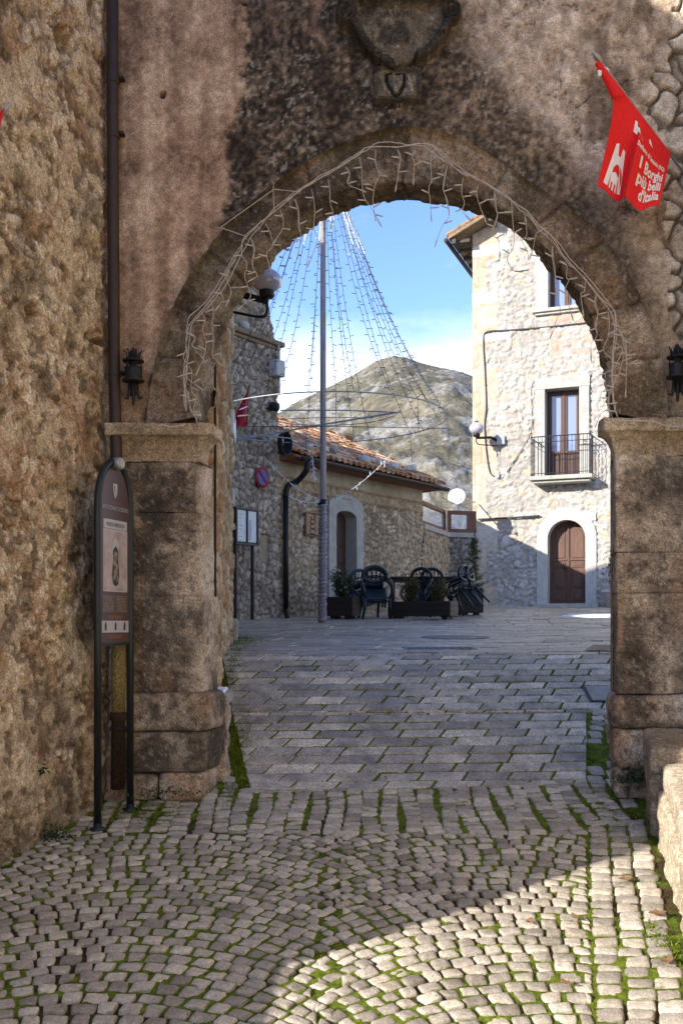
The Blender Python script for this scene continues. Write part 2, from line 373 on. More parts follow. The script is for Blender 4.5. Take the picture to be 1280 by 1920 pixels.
# --- face of the gate: plaster, losses, rubble at the right
WXL, WXR = G.pu(196), G.pu(1420)
hole = [tuple(p) for p in MIDc] + [(MIDc[-1][0], -3), (MIDc[0][0], -3)]
EXpoly = [tuple(p) for p in EXc] + [(EXc[-1][0], -3), (EXc[0][0], -3)]
def gate_face(U, Z):
    px = CX + U / 7.47 * F; py = HY - Z / 7.47 * F
    n4 = fbm(U * 38, Z * 38, oc=2, seed=7); n1 = fbm(U * 2, Z * 2, oc=5, seed=1); n2 = fbm(U * 7, Z * 7, oc=4, seed=2); n3 = fbm(U * 26, Z * 26, oc=3, seed=3)
    # distance outside the arch band
    d = np.full(U.shape, 9.)
    for p in EXc[::6]: d = np.minimum(d, np.hypot(U - p[0], Z - p[1]))
    d = np.where(px < 760, d, d)
    # smooth pinkish coat at the left, broken away along an uneven line
    edge = np.interp(py, [-200, 0, 150, 260, 400, 470, 520, 600, 700, 800, 900], [466, 466, 458, 438, 420, 408, 372, 322, 296, 270, 262]) + (n2 - .5) * 34 + (n1 - .5) * 26
    pink = sm(9, -9, px - edge - (n3 - .5) * 26)
    strk = fbm(U * 9, Z * .8, oc=4, seed=11); strk2 = fbm(U * 30, Z * 1.5, oc=3, seed=12)
    cp = pal([lin(x) for x in ((106, 80, 58), (144, 110, 82), (168, 134, 102), (192, 160, 126))], .52 + (strk - .5) * 1.0 + (n1 - .5) * 1.0 + (strk2 - .5) * .35 + (n2 - .5) * .5 + (n3 - .5) * .45 + (n4 - .5) * .4)
    cp = mix(cp, lin((190, 150, 100)), sm(560, 760, py + (n1 - .5) * 160) * sm(200, 330, px) * .75)
    # dark weathered zone around arch and arms
    cd = pal([lin(x) for x in ((46, 38, 31), (78, 64, 50), (112, 92, 70), (148, 124, 96))], .45 + (n1 - .5) * 1.0 + (n2 - .5) * .9 + (n3 - .5) * .9 + (n4 - .5) * .9)
    spk = .6 * sm(.62, .74, fbm(U * 36, Z * 36, oc=3, seed=5)) * sm(.42, .6, fbm(U * 2.5, Z * 2.5, oc=3, seed=6)); cd = mix(cd, lin((172, 160, 140)), spk * .8)
    # pale beige plaster at the right
    cb = pal([lin(x) for x in ((120, 98, 76), (160, 136, 110), (184, 162, 136), (206, 186, 160))], .55 + (n1 - .5) * 1.3 + (n2 - .5) * .9 + (n3 - .5) * .6 + (n4 - .5) * .4)
    stain = fbm(U * 3.5, Z * 1.6, oc=5, seed=14); cb = mix(cb, lin((92, 74, 56)), sm(.56, .72, stain) * .75)
    edge2 = np.interp(py, [-200, 0, 100, 200, 300, 400, 520, 700], [862, 868, 905, 960, 1040, 1120, 1180, 1215]) + (n1 - .5) * 190 + (n2 - .5) * 60
    right = sm(-30, 60, px - edge2)
    low = sm(300, 420, py + (n1 - .5) * 200) * sm(1240, 1130, px + (n2 - .5) * 60)
    cb = mix(cb, lin((92, 74, 54)), low * .65)
    och = sm(480, 600, py) * sm(1150, 1190, px); cb = mix(cb, lin((190, 156, 104)), och * .6)
    c = cd * (1 - right[..., None]) + cb * right[..., None]
    pk2 = sm(.5, .62, fbm(U * 3, Z * 1.2, oc=4, seed=21)) * sm(480, 530, px) * sm(650, 620, px) * sm(240, 60, py + (n2 - .5) * 120); c = mix(c, lin((150, 108, 84)), pk2 * .8)
    c = c * (1 - pink[..., None]) + cp * pink[..., None]
    # cracks
    f1, f2, _, _ = voro(U * 2.3 + (n2 - .5) * .8, Z * 2.3 + (n2 - .5) * .8, 5)
    crk = sm(.022, .004, f2 - f1) * right * (fbm(U * 3, Z * 3, oc=2, seed=31) > .5)
    c = mix(c, lin((50, 40, 32)), crk * .8)
    h = .05 * (n1 - .5) * (1 - pink * .6) + .035 * (n2 - .5) * (1 - pink * .75) + .014 * (n3 - .5) * (1 - .7 * pink) - .012 * crk + .010 * pink
    # putlog hole
    for hx, hy, hr in ((305, 177, .028), (862, 345, .02)):
        q = np.hypot(U - (hx - CX) / 250, Z - (HY - hy) / 250); h -= .09 * sm(hr, hr * .7, q); c = mix(c, lin((48, 38, 30)), sm(hr, hr * .6, q)); c = mix(c, lin((150, 126, 100)), sm(hr * 1.5, hr * 1.2, q) * sm(hr, hr * 1.1, q) * .5)
    ins = inpoly(U, Z, EXpoly); h = np.where(ins, -.07, h * sm(0, .12, d) - .006 * sm(.012, 0, d)); c = mix(c, lin((44, 36, 29)), np.where(ins, 0, sm(.012, .003, d)) * .4)
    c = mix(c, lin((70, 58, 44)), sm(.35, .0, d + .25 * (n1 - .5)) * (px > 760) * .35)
    # rubble where the plaster has gone
    e3 = np.interp(py, [-300, 0, 60, 110, 170, 240, 330, 420, 520, 600, 660, 800], [1262, 1262, 1258, 1238, 1212, 1228, 1244, 1250, 1256, 1250, 1300, 1400]) + (n2 - .5) * 22
    rb = sm(-3, 4, px - e3)
    wx, wz = U * 5.2 + (fbm(U * 3, Z * 3, oc=3, seed=41) - .5) * 1.4, Z * 6.0 + (fbm(U * 3, Z * 3, oc=3, seed=42) - .5) * 1.4
    f1, f2, ia, ib = voro(wx, wz, 9); st = sm(.06, .22, f2 - f1); rid = hsh(ia, ib, ia * 0 + 3)
    cr = pal([lin(x) for x in ((150, 130, 104), (186, 168, 142), (206, 192, 170), (176, 146, 108))], rid + (n3 - .5) * .4)
    cr = mix(np.broadcast_to(np.array(lin((112, 98, 80))), cr.shape) * (.8 + .4 * n3[..., None]), np.array([0, 0, 0]), st * 0) * (1 - st[..., None]) + cr * st[..., None]
    c = c * (1 - rb[..., None]) + cr * rb[..., None]
    h = h * (1 - rb) + rb * (-.055 + .06 * st * (.6 + .6 * rid) + .02 * (n2 - .5) + .012 * (n3 - .5))
    return h, desat(c, .27, 1.30)
rough_wall('gate_wall', gate, PLAST, G, rng_(WXL, WXR, .0125), rng_(-1.45, 5.0, .0125), gate_face, lambda u, z: ~inpoly(u, z, hole))
mb = MB()
def back_ring():            # top, sides and back of the gate wall
    inn = FIc[::14]; inn = np.concatenate([[[inn[0][0], -1.5]], inn, [[inn[-1][0], -1.5]]]); m = len(inn)
    ang = np.arctan2(inn[:, 1] - 1.2, inn[:, 0] - .5); out = []
    for a in ang:
        dx, dy = math.cos(a), math.sin(a); t = min([k for k in (((WXR - .5) / dx if dx > 0 else (WXL - .5) / dx) if dx else 99, ((5 - 1.2) / dy if dy > 0 else (-1.5 - 1.2) / dy) if dy else 99)])
        out.append((.5 + dx * t, 1.2 + dy * t))
    v = np.concatenate([G.W(inn[:, 0] + 0, inn[:, 1], -TK), G.W(np.array(out)[:, 0], np.array(out)[:, 1], -TK)])
    return gate_sh(v), [(i, i + 1, m + i + 1, m + i) for i in range(m - 1)]
mb.add(*back_ring(), c=lin((150, 124, 92)))
mb.fbox(G, WXL, WXR, 5.0, 5.25, -TK - .4, .06, lin((140, 118, 92)))
mb.fbox(G, WXR, WXR + .4, -1.5, 5.2, -TK, .02, lin((140, 118, 92)))
mb.build('wall_core', STONE, gate, col=True)
# --- piers, plinths and imposts of dressed blocks
def block(name, x0, x1, y0, y1, front, back=None, amp=.012, seed=0, dark=.5, taper=0, res=.017, r=.014, par=gate):
    u0, z1 = G.px(x0, y0); u1, z0 = G.px(x1, y1); back = -TK if back is None else back
    c0 = ((u0 + u1) / 2, (z0 + z1) / 2, (front + back) / 2)
    def fn(p):
        k = 1 - taper * (.5 - p[:, 2] / (z1 - z0))
        return gate_sh(G.W(c0[0] + p[:, 0] * k, c0[1] + p[:, 2], c0[2] - p[:, 1] * (k if taper else 1)))
    b = MB(); b.rbox(((u1 - u0) / 2, (front - back) / 2, (z1 - z0) / 2), res, r, amp, 4., seed, fn, lambda w: oldstone(w, seed, dark, .3))
    return b.build(name, STONE, par, True, col=True)
for i, (y0, y1, x1) in enumerate([(868, 962, 369), (963, 1118, 373), (1118.5, 1299, 381)]): block('pier_block', 205, x1, y0, y1, .05, seed=20, dark=.45, r=.006)
for i, (y0, y1, x0) in enumerate([(855, 1036, 1150), (1037, 1112, 1153), (1113, 1301, 1154)]): block('pier_block', x0, 1292, y0, y1, .05, seed=30, dark=.5, r=.006)
block('plinth_block', 225, 397, 1298, 1369, .10, seed=41, r=.045, dark=.2)
block('plinth_block', 225, 392, 1370, 1447, .09, seed=42, r=.03, dark=.75, taper=.04)
block('plinth_block', 300, 384, 1446, 1500, .08, seed=43, r=.05, dark=.2); block('plinth_block', 235, 298, 1450, 1500, .07, seed=44, r=.05, dark=.2)
block('plinth_block', 1143, 1290, 1303, 1364, .10, seed=45, r=.05, dark=.15, amp=.02)
block('plinth_block', 1143, 1290, 1365, 1436, .09, seed=46, r=.05, dark=.4, amp=.05, taper=.18)
block('plinth_block', 1150, 1260, 1434, 1500, .03, seed=47, r=.05, dark=.3, amp=.05)
def impost(x0, x1, y0, y1, ytop_cap, side, seed):
    # moulded cap: fillet and cove, returned along the jamb (side = +1 opening lies to the right)
    u_in = G.pu(x1 if side > 0 else x0); u_out = G.pu(x0 if side > 0 else x1)
    zt, zc, zb = G.pz(0, y0), G.pz(0, ytop_cap), G.pz(0, y1); prof = []
    for k in range(6): prof.append((.125, zt + (zc - zt) * k / 5))
    for k in range(1, 13):
        a = k / 12 * math.pi / 2; prof.append((.125 - .105 * math.sin(a), zc - (zc - zb) * (1 - math.cos(a))))
    prof = [(0, zt + .004), (.06, zt + .004), (.112, zt)] + prof; m = len(prof)
    xs = np.concatenate([np.linspace(u_out, u_in, 60)]); V = []
    # path: along the front then round into the jamb
    path = [('f', t) for t in np.linspace(0, 1, 60)] + [('j', t) for t in np.linspace(.02, 1, 14)]
    for kind, t in path:
        row = []
        for o, z in prof:
            pi = u_in - side * (.125 - o)      # inner arris follows the projection
            if kind == 'f': row.append(G.W(u_out + (pi - u_out) * t, z, o + .03))
            else: row.append(G.W(pi, z, (o + .03) * (1 - t) - .14 * t))
        V.append(row)
    V = np.array(V); w = V.reshape(-1, 3); e = (fbm(w[:, 0] * 7, w[:, 1] * 7, w[:, 2] * 7, 4, seed) - .5) * .035 + (fbm(w[:, 0] * 40, w[:, 1] * 40, w[:, 2] * 40, 2, seed) - .5) * .010
    w[:, 1] -= e; w[:, 2] += e * .6; w = gate_sh(w); n = len(path); i = np.arange(n * m).reshape(n, m)
    f = np.stack([i[:-1, :-1], i[:-1, 1:], i[1:, 1:], i[1:, :-1]], -1).reshape(-1, 4)
    c = oldstone(w, seed, .2, .2); c = mix(c, lin((176, 156, 122)), np.full(len(w), .4))
    o = mk('impost', w, f, STONE, gate, True, c); return o
impost(205, 405, 800, 868, 822, 1, 51)
impost(1122, 1300, 790, 856, 813, -1, 52)
# --- worn coat of arms and carved panel above the crown
ZR = lambda py: (HY - py) / 250.; XR = lambda px: (px - CX) / 250.
def segd(U, Z, pts):
    d = np.full(U.shape, 9.)
    for (ax_, az_), (bx_, bz_) in zip(pts[:-1], pts[1:]):
        vx, vz = bx_ - ax_, bz_ - az_; t = np.clip(((U - ax_) * vx + (Z - az_) * vz) / (vx * vx + vz * vz + 1e-9), 0, 1); d = np.minimum(d, np.hypot(U - ax_ - t * vx, Z - az_ - t * vz))
    return d
TZ = lambda pts: [(XR(x), ZR(y)) for x, y in pts]
def carve(name, x0, x1, y0, y1, fn):
    def hf(U, Z):
        h, on, c = fn(U, Z); n2 = fbm(U * 12, Z * 12, oc=4, seed=61); n3 = fbm(U * 40, Z * 40, oc=3, seed=62); n1 = fbm(U * 5, Z * 5, oc=4, seed=63)
        h = h + (.045 * (n2 - .5) + .030 * (n3 - .5)); c = c * (.55 + .9 * n2[..., None]); c = mix(c, lin((176, 164, 142)), sm(.58, .68, n3 * .6 + n1 * .4) * .6); c = mix(c, lin((50, 42, 34)), sm(.46, .64, n1) * .75); c = desat(c, .25, .95)
        return np.where(on, h, -.05), c
    rough_wall(name, gate, STONE, G, rng_(XR(x0), XR(x1), .0075), rng_(ZR(y1), ZR(y0), .0075), hf)
def arms_f(U, Z):
    cup = TZ([(655, -40), (655, 15), (660, 40), (668, 72), (690, 100), (718, 122), (742, 128), (764, 122), (792, 102), (816, 72), (832, 40), (838, 15), (838, -40)])
    on = inpoly(U, Z, cup); h = np.where(on, .045, -.05); dk = np.array(lin((70, 60, 50))); c = np.broadcast_to(np.array(lin((122, 106, 84))), U.shape + (3,)).copy()
    for pts, w in ((TZ([(660, 20), (664, 48), (678, 78), (704, 108), (733, 128)]), .036), (TZ([(842, 34), (834, 58), (818, 84), (798, 106), (784, 112)]), .036)):
        d = segd(U, Z, pts); k = d < w; h = np.where(k, np.maximum(h, .06 + .05 * np.sqrt(np.maximum(0, 1 - (d / w) ** 2))), h); on |= k; c[k] = dk
    k = (U > XR(632)) & (U < XR(856)) & (Z > ZR(16)); h = np.where(k, .105, h); on |= k; c[k] = dk * 1.1
    for cx, cy in ((845, 30), (647, 34)):
        q = np.hypot(U - XR(cx), Z - ZR(cy)); a_ = np.arctan2(Z - ZR(cy), U - XR(cx)); k = q < .075; sp = .5 + .5 * np.cos(q / .075 * 15 - a_); h = np.where(k, .075 + .03 * sp, h); on |= k; c[k] = dk * 1.15
    for cx, cy, r_ in ((700, 62, .05), (735, 86, .10), (772, 70, .06), (748, 118, .05)): h = h + np.where(on, .025 * sm(r_, 0, np.hypot(U - XR(cx), Z - ZR(cy))), 0)
    return h, on, c
carve('coat_of_arms', 622, 868, -45, 136, arms_f)
def panel_f(U, Z):
    on = (U > XR(700)) & (U < XR(790)) & (Z > ZR(191)) & (Z < ZR(129)); inn = (U > XR(708)) & (U < XR(780)) & (Z > ZR(184)) & (Z < ZR(136)); h = np.where(on, .05, -.05); h = np.where(inn, .022, h); c = np.broadcast_to(np.array(lin((84, 72, 58))), U.shape + (3,)).copy(); c[inn] = lin((128, 114, 92))
    sh = inpoly(U, Z, TZ([(724, 142), (756, 140), (758, 160), (750, 176), (742, 184), (734, 176), (725, 160)])); h = np.where(sh, .045, h); c[sh] = lin((128, 114, 94)); d = segd(U, Z, TZ([(724, 142), (756, 140), (758, 160), (750, 176), (742, 184), (734, 176), (725, 160), (724, 142)])); h = np.where(d < .010, .016, h); c[d < .012] = lin((52, 44, 36))
    for pts in (((714, 146), (722, 172)), ((765, 145), (771, 176)), ((764, 162), (776, 148))): d = segd(U, Z, TZ(pts)); h = np.where(d < .014, .045, h); c[d < .016] = lin((150, 136, 112))
    return h, on, c
carve('carved_panel', 692, 798, 122, 198, panel_f)
m = MB(); v, f = text2d('ASVMI', .075); m.add(G.W(v[:, 0] + XR(745), v[:, 1] + ZR(40), .066), f, lin((70, 60, 50))); m.build('worn_lettering', STONE, gate, False, 0, True)
m = MB()
for a in (740, 748): m.tube(G.W([XR(a)] * 2, [ZR(194), ZR(205)], .03), .008, 6, lin((60, 50, 42)))
m.build('iron_pins', STONE, gate, False, 0, True)
# ================================================================ left house with its rough wall
LW = Fr((-1.75, 7.47), (-.27, -1.0), True)      # u runs from the gate towards the camera
LW.n = A(1.0, -.27) / math.hypot(1, .27)
lhouse = thing('stone_house', 'tall stone house with rough ochre plaster peeling off its wall, beside the sign', 'house', (-2.2, 5.5, -1.5))
def lw_face(U, Z):
    n1 = fbm(U * 1.6, Z * 1.6, oc=5, seed=101); n2 = fbm(U * 6, Z * 6, oc=4, seed=102); n3 = fbm(U * 24, Z * 24, oc=3, seed=103)
    wx, wz = U * 6.5 + (fbm(U * 5, Z * 5, oc=3, seed=104) - .5) * 2.6, Z * 7.5 + (fbm(U * 5, Z * 5, oc=3, seed=105) - .5) * 2.6
    f1, f2, ia, ib = voro(wx, wz, 19); st = sm(.05, .15, f2 - f1 + .10 * (fbm(U * 40, Z * 40, oc=2, seed=115) - .5)); rid = hsh(ia, ib, ia * 0 + 5); rid2 = hsh(ia, ib, ia * 0 + 6)
    n4 = fbm(U * 55, Z * 55, oc=2, seed=113); n5 = fbm(U * 13, Z * 13, oc=4, seed=114)
    sc = pal([lin(x) for x in ((138, 114, 84), (186, 158, 118), (206, 182, 144), (222, 204, 174), (176, 136, 90), (150, 132, 108))], rid * .8 + (n3 - .5) * .6 + .1)
    mort = pal([lin(x) for x in ((122, 98, 70), (166, 138, 102), (190, 164, 126), (208, 186, 150))], .5 + (n1 - .5) * .9 + (n2 - .5) * .9 + (n5 - .5) * .9 + (n3 - .5) * .9)
    show = st * sm(.40, .52, fbm(U * 3, Z * 3, oc=3, seed=106) + .5 * (rid2 - .5))
    c = mort * (1 - show[..., None]) + sc * show[..., None]
    c = mix(c, lin((162, 112, 62)), sm(.58, .70, fbm(U * 3.2, Z * 3.8, oc=5, seed=107)) * .5)
    c = mix(c, lin((62, 48, 34)), sm(.57, .70, fbm(U * 4.5, Z * 3.6, oc=5, seed=108) + .25 * (n3 - .5)) * .5)
    c = mix(c, lin((214, 190, 150)), sm(.58, .66, fbm(U * 5, Z * 5, oc=5, seed=109)) * .5)
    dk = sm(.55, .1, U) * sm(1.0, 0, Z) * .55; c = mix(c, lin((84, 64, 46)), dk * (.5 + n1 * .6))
    c = mix(c, lin((96, 88, 52)), sm(-1.0, -1.55, Z + .3 * (n1 - .5)) * .55)
    rdg = np.abs(n5 - .5)
    h = .045 * (n1 - .5) + .018 * (n2 - .5) + .010 * (n5 - .5) + .010 * (n3 - .5) + .008 * (n4 - .5) + .022 * show * (.25 + rid) - .006 * sm(.04, .0, rdg)
    pit = sm(.61, .68, fbm(U * 11, Z * 13, oc=4, seed=110)); h -= .014 * pit; c = mix(c, lin((80, 62, 44)), pit * .65)
    for px_, py_, ru, rz in ((118, 85, .12, .13), (60, 585, .07, .07), (100, 620, .08, .05), (180, 640, .16, .03), (183, 548, .05, .08), (178, 475, .04, .06)):
        u, z = LW.px(px_, py_); q = np.hypot((U - u) / ru, (Z - z) / rz) + (n2 - .5) + .6 * (n5 - .5); h -= .09 * sm(1, .55, q); c = mix(c, lin((92, 72, 50)), sm(1, .5, q) * .6)
    return h, desat(c, .28, 1.12)
us = np.concatenate([rng_(0, 2.4, .0125), rng_(2.46, 4.8, .09)])
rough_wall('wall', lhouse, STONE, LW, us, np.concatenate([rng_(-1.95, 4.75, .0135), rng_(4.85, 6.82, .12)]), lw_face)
m = MB(); m.fbox(LW, -.0, 4.8, -2.0, 6.82, -4.0, -.16, lin((150, 120, 84))); m.build('house_core', STONE, lhouse, col=True)
m = MB(); m.fbox(LW, -.1, 5.0, 6.82, 6.94, -4.1, .22, lin((140, 90, 60))); m.build('roof', TILE, lhouse, col=True)
# weeds at the foot of the left wall
def tuft(name, c, n, h, spread, mat, seed, label, cat, group=None, size=.03):
    r = np.random.default_rng(seed); pts = np.array(c) + np.stack([r.normal(0, spread, n), r.normal(0, spread * .7, n), np.abs(r.normal(0, h, n))], 1)
    v, f = leaves(pts, size, seed); o = mk(name, v, f, mat); o['kind'] = 'stuff'; return tag(o, label, cat, group)
q = lambda u, z, n=.03: LW.W(u, z, n)
tuft('wall_weed', q(.86, gz(-1.9, 6.6) - .0, .06), 160, .05, .06, LEAFD, 5, 'low green weeds at the foot of the ochre wall behind the left sign post', 'weed')
tuft('wall_weed', q(.93, LW.px(118, 1440)[1], .02), 60, .04, .025, LEAFD, 6, 'small green plant growing out of the ochre wall above the cobbles', 'weed', size=.025)
tuft('wall_weed', P(1246, 786, 7.33), 90, .018, .10, LEAFR, 7, 'dry brown weeds growing on top of the right stone impost under the lantern', 'weed', size=.022)
tuft('wall_weed', P(1188, 1468, 7.30), 220, .05, .07, LEAFD, 8, 'dark green weeds between the right pier foot and the stone bench', 'weed', size=.03)
tuft('wall_weed', P(300, 1492, 7.22), 200, .025, .14, LEAFD, 9, 'low dark weeds along the foot of the left pier beside the sign', 'weed', size=.025)
# ---------------------------------------------------------------- downpipe in the corner
def pp(px, py, Y): return P(px, py, Y)
dp = thing('downpipe', 'tall brown rain pipe in the corner between ochre wall and gate', 'pipe', P(212, 1470, 7.36))
m = MB(); m.tube([P(211, -160, 7.36), P(211, 200, 7.36), P(214, 700, 7.36), P(219, 880, 7.36), P(221, 1205, 7.36)], .044, 16); m.build('upper_pipe', PIPE, dp, True)
m = MB(); m.tube([P(222, 1200, 7.36), P(222, 1340, 7.36)], .050, 14, lin((150, 132, 80))); m.build('pale_pipe_section', STONE, dp, True, col=True)
m = MB(); m.tube([P(222, 1335, 7.36), P(222, 1350, 7.36), P(222, 1352, 7.36), P(220, 1480, 7.36)], [.062, .062, .05, .05], 14, lin((70, 54, 42))); m.lathe(P(222, 1366, 7.36), [(.05, -.02), (.066, -.015), (.066, .015), (.05, .02)], 14, lin((60, 48, 40))); m.build('iron_foot', STONE, dp, True, col=True)
for y in (153, 256, 702):
    m = MB(); m.lathe(P(211 + y / 230, y, 7.36), [(.044, -.009), (.049, -.009), (.049, .009), (.044, .009)], 16); m.fbox(G, XR(224), XR(236), (HY - y) / 250 - .008, (HY - y) / 250 + .008, -.02, .08); m.build('pipe_clamp', PIPE, dp)
# ---------------------------------------------------------------- information sign
SL, SRt = A(-1.667, 6.81), A(-1.535, 7.235)
SF = Fr(SL, SRt - SL); SW = float(np.hypot(*(SRt - SL)))
zt = SF.pz(218, 868); zsh = SF.pz(186, 960); zp = SF.pz(188, 1206)
sign = thing('information_sign', 'tall brown tourist information sign in an arched dark metal frame', 'sign', (*((SL + SRt) / 2), -1.4))
a = np.linspace(math.pi, 0, 25); arc = np.stack([SW / 2 + SW / 2 * np.cos(a) * 1.0, zsh + (zt - zsh) * np.sin(a) ** .85], 1)
path = [(0, float(gz(*SL)) - .05), (0, 0)] + [tuple(x) for x in arc] + [(SW, 0), (SW, float(gz(*SRt)) - .02)]
path = np.array(path); m = MB(); m.tube(SF.W(path[:, 0], path[:, 1], 0), .026, 10); m.build('frame', FRAMEG, sign, True)
m = MB(); m.fbox(SF, .02, SW - .02, zp - .02, zp, -.012, .012); m.build('cross_bar', FRAMEG, sign)
for s_, n_ in ((0, SL), (SW, SRt)):
    m = MB(); m.lathe((*n_, float(gz(*n_))), [(.055, -.02), (.055, .012), (.03, .02), (.03, .045)], 14); m.build('foot_collar', FRAMEG, sign, True)
i0 = .03; inner = [(i0, zp), (SW - i0, zp), (SW - i0, zsh)] + [(SW / 2 + (SW / 2 - i0) * math.cos(t), zsh + (zt - zsh - .03) * math.sin(t) ** .9) for t in np.linspace(.1, math.pi - .1, 20)] + [(i0, zsh)]
m = MB(); m.poly(SF, inner, -.008, .008); panel = m.build('panel', SIGNB, sign)
def sz(py): return SF.pz(217, py)
def sbox(name, mat, x0, x1, ya, yb, n=.0095, par=panel): m = MB(); m.fbox(SF, x0 * SW, x1 * SW, sz(yb), sz(ya), .008, n); return m.build(name, mat, par)
sbox('title_strip', SIGNT, .14, .86, 976, 993)
sbox('picture_edge', SIGNT, .13, .87, 994, 1110)
sbox('picture', SIGNP, .145, .855, 997, 1108, .0105)
sbox('icon_strip', SIGNT, .09, .91, 1164, 1186)
def stext(s, size, x, py, mat, n=.0115, name='lettering', squeeze=1.0):
    v, f = text2d(s, size); m = MB(); m.add(SF.W(v[:, 0] * squeeze + x * SW, v[:, 1] + sz(py), n), f); return m.build(name, mat, panel)
stext('SANTO STEFANO DI SESSANIO', .042, .5, 958, SIGNT, squeeze=.62)
stext('comune di', .028, .5, 946, SIGNO)
stext('PORTA MEDICEA', .040, .5, 989, SIGND, squeeze=.8)
m = MB(); sh = [(.44, 908), (.56, 908), (.56, 922), (.53, 930), (.5, 936), (.47, 930), (.44, 922)]; m.poly(SF, [(x * SW, sz(y)) for x, y in sh], .008, .0095); m.build('crest', SIGNT, panel)
m = MB(); m.poly(SF, [(x * SW, sz(y)) for x, y in [(.47, 912), (.49, 912), (.49, 926), (.47, 922)]], .0095, .0105); m.build('crest_detail', SIGNB, panel)
# printed picture: a worn carved crest hanging on a wall
m = MB(); m.poly(SF, [(x * SW, sz(y)) for x, y in [(.40, 1034), (.42, 1016), (.5, 1008), (.58, 1016), (.60, 1034), (.56, 1030), (.5, 1024), (.44, 1030)]], .010, .0115); m.build('print', SIGNT, panel)
m = MB(); m.poly(SF, [(x * SW, sz(y)) for x, y in [(.42, 1036), (.45, 1022), (.5, 1017), (.55, 1022), (.58, 1036), (.57, 1050), (.60, 1066), (.61, 1080), (.58, 1096), (.5, 1100), (.42, 1096), (.39, 1080), (.40, 1066), (.43, 1050)]], .010, .0112); m.build('print', SIGND, panel)
m = MB()
for x, y, w, h in ((.5, 1042, .05, 8), (.47, 1056, .05, 7), (.53, 1062, .04, 6), (.5, 1074, .06, 8), (.46, 1084, .04, 5), (.55, 1086, .03, 6)): m.poly(SF, [((x + w * math.cos(t)) * SW, sz(y + h * math.sin(t))) for t in np.linspace(0, 5.5, 9)], .0112, .0118)
m.build('print', SIGNL, panel)
m = MB()
for k in range(11):
    for x0, x1 in ((.13, .47), (.53, .87)): m.fbox(SF, x0 * SW, (x1 - .03 * (k % 3 == 2)) * SW, sz(1119 + k * 2.8), sz(1117.9 + k * 2.8), .008, .009)
m.build('text_block', SIGNL, panel)
for y, x0, x1 in ((1155, .27, .73), (1158.5, .3, .7), (1191, .25, .75), (1195, .3, .68)): m = MB(); m.fbox(SF, x0 * SW, x1 * SW, sz(y + 1), sz(y), .008, .009); m.build('small_print', SIGNO, panel)
m = MB()
for x in (.2, .5, .78):
    m = MB(); m.poly(SF, [((x + a_) * SW, sz(b_)) for a_, b_ in ((-.025, 1182), (.025, 1182), (.03, 1172), (.02, 1167), (-.01, 1167), (-.03, 1173))], .0095, .0105); m.build('icon', SIGND, panel)
mc = SF.W(SW / 2, zt - .01, .03); m = MB(); m.lathe(mc, [(.045, -.03), (.045, .022), (.038, .03), (.01, .033)], 20, ax=(SF.n[0], SF.n[1], 0)); bd = m.build('badge', GALV, sign, True)
m = MB(); m.lathe(mc + A(*(SF.n * .034), 0), [(.034, -.002), (.034, .002)], 18, ax=(SF.n[0], SF.n[1], 0)); m.build('badge_face', LIME, bd)
# ---------------------------------------------------------------- torch-like iron wall lanterns
def lantern(px, yt, label):
    t = thing('wall_lantern', label, 'lantern', P(px, yt + 60, 7.33), 'iron lanterns on the gate'); o = lambda y, n=.14: G.W(XR(px) * (7.47 - n) / 7.47, ZR(yt + y) * (7.47 - n) / 7.47, n)
    S = 1 / 250.; m = MB(); m.lathe(o(64), [(.066, -.012), (.08, -.012), (.08, 0), (.058, 0), (.062, 0), (.062, .085), (.066, .09), (.055, .092), (.02, .06)], 20); m.build('cup', IRON, t)
    m = MB(); m.lathe(o(48), [(.022, 0), (.022, .09)], 8); m.build('stem', IRON, t)
    for k in range(5):
        a_ = k / 5 * 6.283 + .3; q_ = o(46) + A(math.cos(a_) * .055, math.sin(a_) * .055, 0); m = MB(); m.tube([q_, q_ + A(0, 0, .085)], .005, 5); m.build('bar', IRON, t)
    m = MB(); m.lathe(o(27), [(.03, -.01), (.078, -.012), (.078, .0), (.04, .012), (.028, .06), (.008, .085), (.002, .10)], 16); m.build('cap', IRON, t, True)
    m = MB()
    for k in range(6):
        a_ = k / 6 * 6.283; d_ = A(math.cos(a_), math.sin(a_), 0); q_ = o(26); m.tube([q_ + d_ * .045, q_ + d_ * .05 + A(0, 0, .04), q_ + d_ * .062 + A(0, 0, .068), q_ + d_ * .078 + A(0, 0, .062)], [.007, .006, .005, .003], 5)
    m.build('crown_points', IRON, t, True)
    m = MB()
    for s_ in (-1, 0, 1):
        q_ = o(70) + A(s_ * .03, 0, 0); m.tube([q_, q_ + A(s_ * .002, 0, -.075), q_ + A(s_ * .012, 0, -.115 if s_ else -.15), q_ + A(s_ * .03, -.0, -.112 if s_ else -.16), q_ + A(s_ * .036, 0, -.10 if s_ else -.165)], [.016 if s_ == 0 else .009, .012, .010, .008, .004], 6)
    m.build('scroll_foot', IRON, t, True)
    m = MB(); m.tube([o(60, .02), o(60, .13)], .012, 6); m.fbox(G, XR(px) - .02, XR(px) + .02, ZR(yt + 95), ZR(yt + 25), -.02, .035); m.build('wall_bracket', IRON, t)
lantern(250, 648, 'left black iron torch lantern, next to the brown rain pipe')
lantern(1270, 641, 'right black iron torch lantern, at the right edge above the stone ledge')
